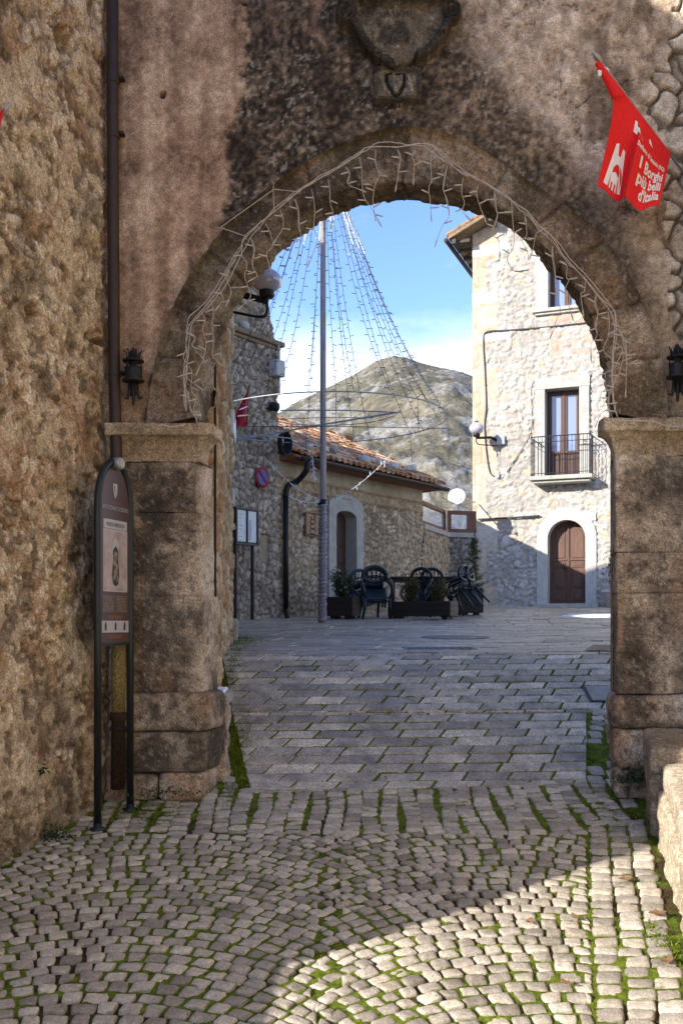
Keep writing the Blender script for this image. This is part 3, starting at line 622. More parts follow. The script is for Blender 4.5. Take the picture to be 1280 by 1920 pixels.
# ---------------------------------------------------------------- fairy lights along the arch
lights = thing('icicle_lights', 'string of white unlit icicle lights hung along the archway', 'fairy lights', G.W(.5, 3.5, .1))
def gp(pts, n=.11): return np.array([G.W(XR(x) * (7.47 - n) / 7.47, ZR(y) * (7.47 - n) / 7.47, n) for x, y in pts])
MAIN = [(348, 770), (345, 720), (348, 680), (352, 625), (356, 605), (376, 580), (402, 552), (433, 500), (455, 462), (465, 443), (513, 396), (565, 355), (606, 330), (655, 300), (676, 288), (694, 278), (758, 278), (800, 277), (830, 302), (868, 330), (896, 342), (950, 372), (985, 400), (1010, 430), (1040, 458), (1062, 490), (1092, 520), (1120, 553), (1148, 585), (1153, 600), (1152, 640), (1148, 700), (1150, 760), (1158, 786)]
r = np.random.default_rng(3); mp_ = gp(MAIN); cm = crom(mp_, 160)
for k in range(3):
    m = MB(); j = np.cumsum(r.normal(0, .004, (160, 3)), 0); j -= np.linspace(0, 1, 160)[:, None] * j[-1]; j[:, 1] = -.004 * k; m.tube(cm + j, .0030, 6); m.build('cable', CABLEW, lights, True)
DROPS = [[(455, 460), (453, 478), (463, 495), (459, 520), (470, 555), (455, 572)], [(470, 445), (476, 470), (474, 500), (482, 515), (476, 522)], [(498, 418), (506, 436), (511, 460), (500, 475), (505, 498)], [(525, 393), (531, 412), (529, 428), (518, 447)], [(553, 373), (559, 400), (561, 425), (564, 445), (560, 470)], [(584, 352), (588, 375), (590, 400), (588, 425), (595, 445), (592, 460), (582, 486)],
 [(615, 335), (618, 355), (619, 380), (624, 398), (622, 415)], [(648, 312), (655, 330), (653, 345), (672, 353)], [(674, 295), (678, 318), (679, 345), (683, 370), (697, 390), (708, 410)], [(704, 280), (704, 305), (711, 328), (703, 345), (699, 375), (702, 398)], [(745, 280), (750, 300), (747, 322), (743, 346)], [(779, 278), (773, 292), (776, 308), (775, 332)], [(808, 290), (807, 310), (809, 335), (804, 350), (806, 375), (808, 398)], [(838, 310), (833, 330), (830, 355), (838, 375), (842, 402), (828, 425), (820, 447)],
 [(868, 332), (865, 360), (870, 380), (866, 395), (873, 404)], [(896, 345), (893, 365), (900, 388), (906, 405)], [(926, 358), (928, 388), (932, 405), (925, 430), (922, 440), (935, 450), (936, 470)], [(958, 375), (960, 410), (963, 460), (951, 482), (962, 505), (976, 509)], [(984, 402), (987, 440), (977, 450), (988, 470), (990, 488), (998, 470), (1004, 440), (1012, 432)], [(1036, 460), (1035, 480), (1040, 510), (1043, 545), (1050, 580), (1046, 592), (1036, 620)],
 [(1050, 487), (1062, 495), (1062, 520), (1066, 525), (1060, 545), (1070, 587)], [(1097, 527), (1095, 545), (1088, 553), (1092, 578)], [(1117, 552), (1114, 570), (1119, 590), (1117, 610), (1119, 628), (1108, 645), (1108, 662)], [(1139, 580), (1142, 600), (1140, 630), (1132, 655), (1145, 672), (1150, 690), (1158, 676)], [(1153, 600), (1162, 615), (1168, 640), (1172, 660), (1176, 680), (1188, 682)], [(1153, 610), (1170, 640), (1175, 665), (1174, 700), (1173, 730)], [(1150, 640), (1165, 650), (1168, 670), (1160, 700), (1150, 720)],
 [(1148, 690), (1136, 700), (1134, 720), (1141, 740), (1138, 765), (1126, 775), (1120, 788)], [(1150, 715), (1143, 735), (1140, 760), (1148, 785)], [(378, 585), (384, 600), (380, 618), (386, 640), (383, 665), (373, 690)], [(395, 562), (400, 582), (397, 605), (400, 640), (398, 665), (405, 675)], [(355, 622), (366, 635), (362, 648), (377, 668)], [(350, 650), (344, 670), (350, 682), (344, 696), (352, 710), (368, 722)], [(354, 685), (360, 700), (358, 730), (368, 745), (362, 765), (366, 780)], [(350, 730), (360, 772), (372, 770), (377, 780), (370, 796)], [(430, 505), (426, 525), (433, 545), (428, 560)], [(410, 540), (418, 560), (412, 572)]]
for i, d_ in enumerate(DROPS):
    m = MB(); q_ = gp(d_, .115); q_[:, 1] += r.normal(0, .008, len(q_)); n_ = 8 * len(d_); cu = crom(q_, n_)
    m.tube(cu, .0026, 5)
    if i % 3 == 1: cu2 = cu + np.stack([.008 * np.sin(np.linspace(0, 9, n_)), 0 * cu[:, 0] - .006, 0 * cu[:, 0]], 1); m.tube(cu2[:n_ * 2 // 3], .0023, 5)
    tips = list(range(7, n_ - 4, 12)) + [n_ - 1]
    for k, t in enumerate(tips):
        a_ = r.uniform(-.5, .5) + (0 if k % 2 else math.pi); dr = A(math.cos(a_), -.3, math.sin(a_)) if t < n_ - 1 else (cu[-1] - cu[-3]) / np.linalg.norm(cu[-1] - cu[-3])
        m.tube([cu[t], cu[t] + dr * .018, cu[t] + dr * .05, cu[t] + dr * .062], [.0035, .0054, .005, .003], 6)
    m.build('light_strand', CABLEW, lights, True)
for pts in ([(414, 425), (512, 355), (513, 340)], [(512, 355), (514, 398)], [(514, 354), (562, 359)], [(414, 426), (462, 443)]):
    m = MB(); m.tube(gp(pts, .08), .003, 5); m.build('tie_wire', CABLEW, lights)
m = MB(); m.tube(crom(gp([(1158, 788), (1200, 789), (1225, 790), (1245, 797), (1282, 801)], .19), 30), .005, 6); m.build('cable', CABLEW, lights, True)
m = MB(); m.tube(crom(gp([(232, 801), (300, 797), (320, 800), (345, 797)], .15), 20), .005, 6); m.build('cable', CABLEW, lights, True)
# ---------------------------------------------------------------- flags
def flag(name, label, quad, pole, cat='flag', nu=60, nv=60, mat=RED, group=None, foldf=None):
    t = thing(name, label, cat, pole[0], group); m = MB(); m.tube(pole, .011, 8); m.build('pole', GALV if mat is RED else OLDW, t, True); return t
PT, PB = P(1108, 92, 6.86), P(1292, 338, 7.40)
fl = thing('flag', 'red flag with white lettering and a gateway emblem on a pole at upper right', 'flag', PB, 'red flags')
d_ = (PB - PT) / np.linalg.norm(PB - PT)
m = MB(); m.tube([PT + d_ * .08, PB], .009, 8); m.build('pole', GALV, fl, True)
m = MB(); m.lathe(PT, [(.001, 0), (.022, .075), (.010, .09), (.014, .10), (.010, .12)], 10, ax=d_); m.build('finial', GALV, fl, True)
Aq, Bq, Cq, Dq = P(1147, 143, 6.94), P(1257, 288, 7.255), P(1231, 391, 7.14), P(1122, 343, 6.98)
m = MB(); nk = crom([P(1120, 118, 6.85), P(1130, 134, 6.88), P(1144, 156, 6.91), P(1160, 185, 6.95)], 16); V_ = []
for k in range(16):
    w_ = .020 + .030 * (k / 15); V_ += [nk[k] + A(-w_, 0, -.006), nk[k] + A(0, -.02, .012), nk[k] + A(w_, .01, .020)]
m.add(V_, [(3 * k + a_, 3 * k + a_ + 1, 3 * k + a_ + 4, 3 * k + a_ + 3) for k in range(15) for a_ in (0, 1)]); nko = m.build('gathered_cloth', RED, fl, True); so = nko.modifiers.new('thick', 'SOLIDIFY'); so.thickness = .002
m = MB(); V_ = [P(1120, 126, 6.87), P(1128, 122, 6.87), P(1127, 141, 6.87), P(1121, 142, 6.87), P(1140, 128, 6.9), P(1143, 133, 6.9)]; m.add(V_, [(0, 1, 2, 3), (1, 4, 5)]); o = m.build('ribbon_end', WHITE, fl); so = o.modifiers.new('thick', 'SOLIDIFY'); so.thickness = .002
LE = crom([Aq, P(1150, 195, 6.95), P(1143, 250, 6.96), P(1132, 300, 6.97), Dq], 50)
def cloth(s, t):               # s along the pole, t down the hang
    s, t = np.asarray(s, float), np.asarray(t, float); s_ = s[..., None]; t_ = t[..., None]
    le = np.stack([np.interp(t, np.linspace(0, 1, 50), LE[:, k]) for k in range(3)], -1)
    hp = Aq * (1 - s_) + Bq * s_; fp = Dq * (1 - s_) + Cq * s_; ri = Bq * (1 - t_) + Cq * t_
    p = hp * (1 - t_) + fp * t_ + (1 - s_) * (le - Aq * (1 - t_) - Dq * t_)
    w = sm(0, .6, t); fold = sm(.40, .50, s) * sm(.62, .50, s)
    p[..., 1] += w * (.10 * sm(.50, .40, s) * sm(-.3, .35, s) - .02 + .022 * np.sin(s * 9 + t * 2)); p[..., 1] -= w * .04 * fold
    p[..., 0] -= w * .035 * fold; p[..., 2] -= .030 * w * np.sin((s - .45) * 6) * (s > .45) * t
    p[..., 2] -= .03 * np.sin(s * 3.14) * t - .018 * np.sin(s * 16) * t * t * .6; return p
nu, nv = 80, 70; S, T = np.meshgrid(np.linspace(0, 1, nu), np.linspace(0, 1, nv)); v = cloth(S, T).reshape(-1, 3); i = np.arange(nu * nv).reshape(nv, nu)
o = mk('cloth', v, np.stack([i[:-1, :-1], i[:-1, 1:], i[1:, 1:], i[1:, :-1]], -1).reshape(-1, 4), RED, fl, True)
so = o.modifiers.new('thick', 'SOLIDIFY'); so.thickness = .002; clothob = o
def on_cloth(v2, f, s0, t0, ds, dt, mat, name, ang=0.):   # print laid on the cloth in its own (s,t) coordinates
    ca, sa = math.cos(ang), math.sin(ang); x = v2[:, 0] * ca - v2[:, 1] * sa; y = v2[:, 0] * sa + v2[:, 1] * ca
    s, t = s0 + x * ds, t0 - y * dt; p = cloth(s, t); e = 1e-3
    n = np.cross(cloth(s + e, t) - p, cloth(s, t + e) - p); n /= np.linalg.norm(n, axis=1)[:, None] + 1e-12; n *= np.where(n[:, 1:2] > 0, -1, 1)
    m = MB(); m.add(p + n * .0045, f); return m.build(name, mat, clothob)
for s_, size, t0 in (('I Borghi', .30, .58), ('più belli', .30, .74), ("d'Italia", .31, .90)):
    v, f = text2d(s_, size, 'RIGHT', .008); v = v * A(.68, 1.15); on_cloth(v, f, .955, t0, .62, .55, WHITE, 'lettering')
v, f = text2d('Stefano di Sessanio (AQ)', .125, 'RIGHT', .003); v = v * A(.62, 1.25); on_cloth(v, f, .955, .39, .60, .55, WHITE, 'lettering')
EMB = [[(-.5, -1), (-.28, -1), (-.16, -.1), (-.05, .12), (.08, .12), (.16, -.1), (.24, -1), (.42, -1), (.24, .85), (.12, .9), (.06, .5), (-.06, .5), (-.12, .95), (-.26, .85)], [(-.2, -1.02), (-.14, -1.02), (-.14, -.7), (-.06, -.7), (-.06, -1.02), (.02, -1.02), (.02, -.7), (.1, -.7), (.1, -1.02), (.16, -1.02), (.16, -.35), (-.02, -.22), (-.2, -.35)]]
for e_ in EMB:
    v = np.array(e_); bm_f = [tuple(range(len(v)))]; on_cloth(v, bm_f, .235, .70, .31, .24, WHITE, 'gateway_emblem')
LOGO = [(-.4, -.3), (.6, -.5), (.3, -.1), (.2, .3), (0, .35), (-.05, .7), (-.3, .65), (-.35, .2)]
on_cloth(np.array(LOGO), [tuple(range(8))], .44, .22, .17, .13, WHITE, 'badge'); on_cloth(np.array(LOGO) * .6, [tuple(range(8))], .66, .20, .12, .09, WHITE, 'badge')
fl2 = thing('flag', 'sliver of a red flag with a grey spear tip at the left edge', 'flag', LW.W(1.9, LW.px(0, 260)[1], .05), 'red flags')
a_, b_ = P(26, 186, 5.3), P(-70, 300, 5.45); m = MB(); m.tube([a_, a_ * .8 + b_ * .2, b_], [.002, .014, .012], 8); m.build('pole', GALV, fl2, True)
q_ = [P(8, 200, 5.3), P(-70, 290, 5.4), P(-80, 420, 5.4), P(-5, 255, 5.32)]; m = MB(); m.add(q_, [(0, 1, 2, 3)]); o = m.build('cloth', RED, fl2); so = o.modifiers.new('thick', 'SOLIDIFY'); so.thickness = .002
# ---------------------------------------------------------------- stone benches
def bench_block(name, label, c0, half, rot, seed, r=.04, amp=.018, par=None, colr=None, res=.025):
    m = MB(); ca, sa = math.cos(rot), math.sin(rot)
    fn = lambda p: np.stack([c0[0] + p[:, 0] * ca - p[:, 1] * sa, c0[1] + p[:, 0] * sa + p[:, 1] * ca, c0[2] + p[:, 2] + .128 * (p[:, 1])], 1)
    m.rbox(half, res, r, amp, 4., seed, fn, lambda w: oldstone(w, seed, .1, .5) * .45 + .55 * np.array(lin(colr or (186, 172, 148))))
    return m.build(name, STONE, par, True, col=True)
bt = thing('stone_bench', 'long low bench of pale worn stone along the right side of the street', 'bench', (2.1, 5.6, -1.5))
def bx(Y): return 1.59 + .23 * (Y - 4.65)
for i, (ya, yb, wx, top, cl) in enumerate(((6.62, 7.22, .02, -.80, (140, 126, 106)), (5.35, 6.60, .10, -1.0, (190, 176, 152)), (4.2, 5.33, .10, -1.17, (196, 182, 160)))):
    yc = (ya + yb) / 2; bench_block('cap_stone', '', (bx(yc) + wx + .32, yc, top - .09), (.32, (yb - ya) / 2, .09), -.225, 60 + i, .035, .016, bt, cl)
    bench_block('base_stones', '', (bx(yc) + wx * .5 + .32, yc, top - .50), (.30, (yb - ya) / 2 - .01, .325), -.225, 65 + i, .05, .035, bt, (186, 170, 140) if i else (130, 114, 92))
bt2 = thing('stone_bench', 'low stone ledge with a snowy slab behind the left foot of the gate', 'bench', (-1.1, 8.1, -1.2))
bq = lambda w, d_, z: (lambda p: np.stack([-1.14 + p[:, 0] - .05 * p[:, 1], 8.14 + p[:, 1], z + p[:, 2]], 1))
m = MB(); m.rbox((.235, .33, .05), .02, .02, .012, 6, 71, bq(0, 0, -.605), lambda w: oldstone(w, 71, .1, .3) * .5 + .5 * np.array(lin((180, 176, 170)))); m.build('slab', STONE, bt2, True, col=True)
m = MB(); m.rbox((.215, .32, .42), .025, .04, .05, 4, 72, bq(0, 0, -1.07), lambda w: oldstone(w, 72, .4, .3)); m.build('base_stones', STONE, bt2, True, col=True)
m = MB(); m.rbox((.20, .27, .02), .02, .018, .012, 5, 73, bq(0, 0, -.548)); tag(m.build('snow_cover', SNOW, None, True), 'thin melting snow on the ledge behind the left pier', 'snow')
# unseen wall added past the corner of the house, to shade the near cobbles
gw = thing('added_shade_wall', 'unseen low wall added past the corner of the ochre house to shade the street', 'wall', LW.W(7, -1.8, -.3))
m = MB(); m.fbox(LW, 4.85, 12, -2.4, -.42, -.5, -.1, lin((160, 134, 98))); m.build('wall', STONE, gw, col=True); m = MB(); m.fbox(LW, 4.85, 12, -.42, -.34, -.55, -.05, lin((170, 150, 120))); m.build('coping', STONE, gw, col=True)
# unseen house added behind the bench, to bounce warm sunlight onto the shaded walls
rh = thing('added_bounce_house', 'unseen pale house added behind the stone bench to bounce light into the street', 'house', (3, 3, -1.5)); RF = Fr((bx(-4) + .64, -4), (.225, 1), True); RF.n = A(-1, .225) / math.hypot(1, .225)
m = MB(); m.fbox(RF, 0, 11.55, -3, 6.2, -4, 0, lin((204, 192, 172))); m.build('wall', STONE, rh, col=True); m = MB(); m.fbox(RF, -.2, 11.5, 6.2, 6.34, -4.2, .3, lin((150, 96, 64))); m.build('roof', TILE, rh, col=True)
# ================================================================ ground, cobbles, slabs
def slab_left(Y): return np.interp(Y, [4, 7.6, 8.91, 9.9, 12.5, 30], [-.69, -.69, -.97, -1.16, -1.40, -1.9])
def slab_right(Y): return np.interp(Y, [4, 7.7, 8.96, 9.2, 30], [1.90, 1.90, 2.21, 2.27, 12])
xs = np.concatenate([np.linspace(-400, -12, 20), np.linspace(-10, 14, 60), np.linspace(16, 500, 20)]); ys = np.concatenate([np.linspace(-60, -2, 10), np.linspace(0, 34, 70), np.linspace(36, 1500, 40)])
def gfn(X, Y):
    z = gz(X, np.clip(Y, -6, 60)) - .05; z = np.where(Y > 34, .72 - .09 * (Y - 34) - .05 + 0 * z, z); z = np.maximum(z, -60)
    return np.stack([X, Y, z], -1), np.ones(X.shape + (3,)) * np.array([.10, .09, .06])
v, f, c = grid(xs, ys, gfn); setting(mk('ground', v, f, M('earth', None, .95, var=.4, vscale=3), None, True, c))
# --- moss and soil bed between the stones
def bed(X, Y):
    n = fbm(X * 14, Y * 14, oc=4, seed=201); n2 = fbm(X * 2.1, Y * 2.1, oc=4, seed=202); n3 = fbm(X * 60, Y * 60, oc=2, seed=203)
    edge = np.maximum(sm(-1.0, -1.5, X) * sm(5.5, 6.6, Y), sm(7.2, 7.6, Y) * .8); wet = np.clip(n2 + .25 * edge, 0, 1)
    g = sm(.30, .46, wet + .3 * (n - .5)); z = gz(X, Y) - .0175 + .018 * (n - .5) * g + .006 * n3 + .007 * g
    c = pal([lin(x) for x in ((58, 46, 32), (78, 66, 42), (70, 80, 28), (98, 112, 34), (128, 138, 44))], .12 + .55 * g + .5 * (n - .5) + .25 * (n3 - .5))
    return np.stack([X, Y, z], -1), c
v, f, c = grid(rng_(-2.5, 2.75, .016), rng_(3.9, 10.3, .018), bed); setting(mk('moss_bed', v, f, MOSSM, None, True, c), 'stuff')
v, f, c = grid(rng_(-2.6, 10, .06), rng_(10.3, 31, .06), bed); v[:, 2] -= .002; setting(mk('moss_bed', v, f, MOSSM, None, True, c), 'stuff')
# --- stones as rounded quads
def stones(Q, n=7, h=.020, round_=.42, seed=0, colf=None, jit=.008):
    Q = np.array(Q, float); m = len(Q); r_ = np.random.default_rng(seed); Q = Q + r_.normal(0, jit, Q.shape)
    cen = Q.mean(1, keepdims=True); t = np.array([-1, -.95, -.78, -.4, 0, .4, .78, .95, 1]); n = 9; Uu, Vv = np.meshgrid(t, t)
    # square -> rounded square
    a = Uu * np.sqrt(1 - round_ * Vv ** 2 / 2); b = Vv * np.sqrt(1 - round_ * Uu ** 2 / 2); a = a[None] + 0 * Q[:, 0, 0][:, None, None]; b = b[None] + 0 * a
    w = [(1 - a) * (1 - b) / 4, (1 + a) * (1 - b) / 4, (1 + a) * (1 + b) / 4, (1 - a) * (1 + b) / 4]
    X = sum(w[k] * Q[:, k, 0][:, None, None] for k in range(4)); Y = sum(w[k] * Q[:, k, 1][:, None, None] for k in range(4))
    e = np.maximum(np.abs(Uu), np.abs(Vv)); prof = np.where(e > .99, -1.6, 1 - .62 * np.clip(e, 0, 1) ** 7)
    tx, ty = r_.normal(0, .05, (m, 1, 1)), r_.normal(0, .05, (m, 1, 1)); hh = h * r_.uniform(.6, 1.2, (m, 1, 1))
    Z = gz(X, Y) - .012 + hh * prof[None] + (tx * (X - cen[:, :, 0:1]) + ty * (Y - cen[:, :, 1:2])) * (e < .99)[None] + .010 * (fbm(X * 22, Y * 22, oc=3, seed=210) - .5) * (e < .99)[None]
    X = X + .012 * (fbm(X * 17, Y * 17, oc=2, seed=211) - .5); Y = Y + .012 * (fbm(X * 17, Y * 17, oc=2, seed=212) - .5)
    v = np.stack([X, Y, Z], -1).reshape(-1, 3); i = np.arange(n * n).reshape(n, n); f0 = np.stack([i[:-1, :-1], i[:-1, 1:], i[1:, 1:], i[1:, :-1]], -1).reshape(-1, 4)
    f = (f0[None] + (np.arange(m) * n * n)[:, None, None]).reshape(-1, 4); rid = np.repeat(r_.random(m), n * n); rid2 = np.repeat(r_.random(m), n * n)
    nn = fbm(v[:, 0] * 9, v[:, 1] * 9, oc=4, seed=213)
    c = pal([lin(x) for x in ((146, 136, 122), (168, 158, 143), (182, 172, 156), (198, 187, 168), (180, 165, 146))], rid * .9 + .35 * (nn - .5)) * (.82 + .32 * rid2[:, None])
    rim = np.tile((e > .8).ravel(), m) * sm(.45, .6, fbm(v[:, 0] * 11, v[:, 1] * 11, oc=3, seed=214)); c = mix(c, lin((96, 96, 54)), rim * .55)
    return v, f, c
CELL = [0.]
bow = lambda x: np.sqrt(np.maximum(1.46 ** 2 - (x - CELL[0]) ** 2, 0)) - 1.04
r = np.random.default_rng(21); Q = []
edgeX = lambda Y: bx(Y) - .02
# rows in segmental arcs in the foreground
hrow = .098; db = lambda x: (bow(x + .002) - bow(x - .002)) / .004
LIM = [0, 0]
def up(x, y0, h):              # point of the next arc straight out along the normal, so the joints run radially
    b = float(np.clip(db(x), -1.1, 1.1)); c2 = 1 / (1 + b * b); xx = x - h * b * c2
    xx = min(max(xx, LIM[0]), LIM[1]); return (xx, y0 + h + float(bow(xx)))
for k in range(-8, 80):
    y0 = 2.7 + k * hrow
    for cell in range(-2, 2):
        jo = lambda c_: c_ * 2.04 - .07 + (.05 if (k + c_) % 2 else -.05) + .02 * math.sin(k * 1.7 + c_); xs_, xe_ = jo(cell) + .003, jo(cell + 1) - .003; CELL[0] = cell * 2.04 + .95; LIM[:] = [xs_, xe_]; x = xs_ - r.uniform(0, .06)
        while x < xe_:
            slope = abs(float(db(min(max(x + .05, xs_ + .01), xe_ - .01)))); w = r.uniform(.088, .125) / math.sqrt(1 + min(slope, 1.1) ** 2); g = .0058
            xa, xb = max(x + g, xs_), min(x + w - g, xe_); x += w
            if xb - xa < .035: continue
            lo = lambda q: (q, y0 + g + float(bow(q)))
            q_ = [lo(xa), lo(xb), up(xb, y0, hrow - g), up(xa, y0, hrow - g)]; cx_, cy_ = np.mean(q_, 0); lim = edgeX(cy_) - .405
            if lim < xb + .05 and xa < lim - .03: q_ = [(min(p_[0], lim), p_[1]) for p_ in q_[:1]] + [(lim, q_[1][1]), (lim, q_[2][1]), (min(q_[3][0], lim - .02), q_[3][1])]
            elif xa >= lim - .03: continue
            if 3.95 < cy_ < 6.74 and cx_ > -1.75 - .27 * (7.47 - cy_) - .05: Q.append(q_)
# straight mossy columns against the slabs
def columns(x0, x1, ya, yb, wcol, hst, cond, gap=.006, skew=0):
    x = x0
    while x < x1:
        w = wcol * r.uniform(.9, 1.1); y = ya + r.uniform(0, hst); ph = r.uniform(0, 6)
        while y < yb:
            h = hst * r.uniform(.75, 1.3); s = skew * (y - ya) + .02 * math.sin(y * 4 + ph)
            q_ = [(x + s + gap, y + .002), (x + s + w - gap, y + .002), (x + s + w - gap, y + h - .003), (x + s + gap, y + h - .003)]
            if cond(x + s + w / 2, y + h / 2): Q.append(q_)
            y += h
        x += w
columns(-2.0, 2.4, 6.66, 7.85, .135, .088, lambda x, y: 6.74 < y < 7.70 + (.12 * (x - .5) / 1.4 if x > .5 else 0) and x < edgeX(y) - (.42 if y < 6.9 else .05) and x > -1.7 - .27 * (7.47 - y), .005)
columns(-.60, .55, 3.9, 7.6, .19, .125, lambda x, y: 3.95 < y < 7.45 and edgeX(y) - .42 <= x < edgeX(y) + .02, .010) if 0 else None
for j in range(3):
    y = 3.9 + .03 * j
    while y < 7.0:
        h = r.uniform(.085, .125); xe = edgeX(y + h / 2); xa = xe - .40 + j * .137 + r.normal(0, .006); Q.append([(xa + .004, y + .003), (xa + .132, y + .003), (xa + .132 + .23 * h, y + h - .004), (xa + .004 + .23 * h, y + h - .004)]); y += h
n_cob = len(Q); v, f, c = stones(Q, 8, .017, .32, 5, jit=.0042); setting(mk('cobbled_street', v, f, COBBLE, None, True, c))
Q = []       # rough edging either side of the slabs
columns(-1.335, -.3, 7.55, 10.3, .15, .13, lambda x, y: slab_left(y) - .52 < x < slab_left(y) - .075 and y > 7.62, .010, -.2)
columns(1.915, 2.7, 7.72, 9.1, .15, .12, lambda x, y: slab_right(y) + .06 < x < slab_right(y) + .45, .010, .25)
v, f, c = stones(Q, 6, .016, .5, 6); setting(mk('cobbled_edging', v, f, COBBLE, None, True, c))
# --- slabs
def clip(poly, a, b, c):            # keep a*x + b*y <= c
    out = []; m = len(poly)
    for i in range(m):
        p, q_ = poly[i], poly[(i + 1) % m]; dp_, dq = a * p[0] + b * p[1] - c, a * q_[0] + b * q_[1] - c
        if dp_ <= 0: out.append(p)
        if dp_ * dq < 0: t = dp_ / (dp_ - dq); out.append((p[0] + t * (q_[0] - p[0]), p[1] + t * (q_[1] - p[1])))
    return out
def slabs(name, ang, hrow, lens, y0, y1, x0, x1, planes, seed, cols, gap=.006, zt=.0, ztilt=.004, mat=None, skew=0., even=False):
    r = np.random.default_rng(seed); e1 = A(math.cos(ang), -math.sin(ang)); e2 = A(math.sin(ang) + skew, math.cos(ang)); V = []; Fc = []; C_ = []; nb = 0
    s0, s1 = -14, 14; k0 = int(2 / hrow); t = y0 - 4
    while t < y1 + 5:
        h = hrow * r.uniform(*((.97, 1.03) if even else (.88, 1.12))); s = s0 + (.5 * np.mean(lens) * (int(round((t - y0) / hrow)) % 2) if even else 0) + r.uniform(0, .06 if even else 1)
        while s < s1:
            l = r.uniform(*lens); pts = [e1 * s + e2 * t, e1 * (s + l) + e2 * t, e1 * (s + l) + e2 * (t + h), e1 * s + e2 * (t + h)]; s += l
            cx_, cy_ = np.mean(pts, 0)
            if not (x0 < cx_ < x1 and y0 - .5 < cy_ < y1 + .5): continue
            pts = [tuple(p) for p in pts]
            for pl in planes:
                pts = clip(pts, *pl)
                if len(pts) < 3: break
            if len(pts) < 3: continue
            p = np.array(pts); ctr = p.mean(0); d = p - ctr; L_ = np.linalg.norm(d, axis=1)[:, None]
            if L_.max() < .07: continue
            g = r.uniform(.7, 1.4) * gap * .95; D_ = np.linalg.solve(np.array([e1, e2]).T, d.T); ax_, bx_2 = np.abs(D_).max(1)
            ins = lambda w_: ctr + (np.array([e1, e2]).T @ (D_ * np.array([[max(.3, 1 - w_ / ax_)], [max(.3, 1 - w_ / bx_2)]]))).T
            top, mid, low = ins(g + .005), ins(g), ins(g)
            top = top + r.normal(0, .003, top.shape); dz = r.normal(0, ztilt * .7); tx, ty = r.normal(0, .006, 2)
            zz = lambda q_, o: gz(q_[:, 0], q_[:, 1]) + zt + o + dz + tx * (q_[:, 0] - ctr[0]) + ty * (q_[:, 1] - ctr[1])
            m = len(p); v_ = np.concatenate([np.c_[top, zz(top, .004)], np.c_[mid, zz(mid, -.004)], np.c_[low, zz(low, -.05)]])
            V.append(v_); Fc.append(tuple(range(nb, nb + m))); 
            for i in range(m):
                j = (i + 1) % m; Fc += [(nb + m + i, nb + m + j, nb + j, nb + i), (nb + 2 * m + i, nb + 2 * m + j, nb + m + j, nb + m + i)]
            nb += 3 * m; cc = pal([lin(x) for x in cols], A(r.random()))[None] * r.uniform(.8, 1.2); C_.append(np.repeat(cc.reshape(1, 3), 3 * m, 0))
        t += h
    return mk(name, np.concatenate(V), Fc, mat or SLAB, None, False, np.concatenate(C_))
plane = lambda p, q_, keep: (lambda a, b, c: (a, b, c) if a * keep[0] + b * keep[1] <= c else (-a, -b, -c))(q_[1] - p[1], p[0] - q_[0], (q_[1] - p[1]) * p[0] + (p[0] - q_[0]) * p[1])
inside = (.5, 9.)
BL = ((146, 134, 116), (164, 152, 133), (178, 166, 146), (204, 191, 168), (158, 147, 134))
pa = [plane((-.69, 7.60), (1.90, 7.76), inside), plane((-.69, 7.60), (-.97, 8.91), inside), plane((1.90, 7.7), (2.21, 8.96), inside)]
setting(slabs('paved_way', math.radians(-1), .144, (.345, .385), 7.4, 9.05, -3, 5, pa + [(0, 1, 9.0)], 5, BL, .0115, .0, .003, skew=.5, even=True))
pb = [plane((-.97, 8.91), (-1.16, 9.9), inside), (0, -1, -9.003), (0, 1, 10.4)]
setting(slabs('paved_way', math.radians(-1), .144, (.345, .385), 8.95, 10.5, -3, 5, pb, 6, BL, .0115, .0, .003, skew=.5, even=True))
SQ = ((142, 130, 114), (162, 149, 131), (178, 165, 146), (152, 140, 124))
setting(slabs('village_square', math.radians(-3), .30, (.42, .75), 10.4, 16, -3.5, 8, [(0, -1, -10.403), (0, 1, 15.9)], 7, SQ, .007, .0, .003, skew=.4))
setting(slabs('village_square', math.radians(-8), .45, (.5, .9), 15.8, 30, -4.5, 10, [(0, -1, -15.903), (0, 1, 30.5)], 9, SQ, .010, .0, .003, skew=.3))
# moss blades in the wider joints
r = np.random.default_rng(8); n = 20000; X = r.uniform(-2.3, 2.5, n); Y = 3.95 + 5.5 * r.random(n) ** 1.3
den = fbm(X * 2.1, Y * 2.1, oc=4, seed=202); edge = np.maximum(sm(-1.0, -1.5, X) * sm(5.5, 6.6, Y), sm(7.2, 7.6, Y) * .8); k = (den + .25 * edge > .42) & (fbm(X * 14, Y * 14, oc=4, seed=201) > .42); k &= ~((X > -.6) & (X < 1.9) & (Y > 7.7)) & (X < bx(Y) + .05); X, Y = X[k], Y[k]; n = len(X)
a = r.uniform(0, 6.28, n); hgt = r.uniform(.008, .022, n); wd = .004; z = gz(X, Y) - .016
b0 = np.stack([X - wd * np.cos(a), Y - wd * np.sin(a), z], 1); b1 = np.stack([X + wd * np.cos(a), Y + wd * np.sin(a), z], 1); tp = np.stack([X + r.normal(0, .008, n), Y + r.normal(0, .008, n), z + hgt], 1)
cc = np.repeat(pal([lin(x) for x in ((72, 84, 28), (110, 124, 36), (140, 146, 52), (120, 104, 52))], r.random(n)), 3, 0)
setting(mk('moss_tufts', np.stack([b0, b1, tp], 1).reshape(-1, 3), np.arange(3 * n).reshape(n, 3), MOSSM, None, False, cc), 'stuff')
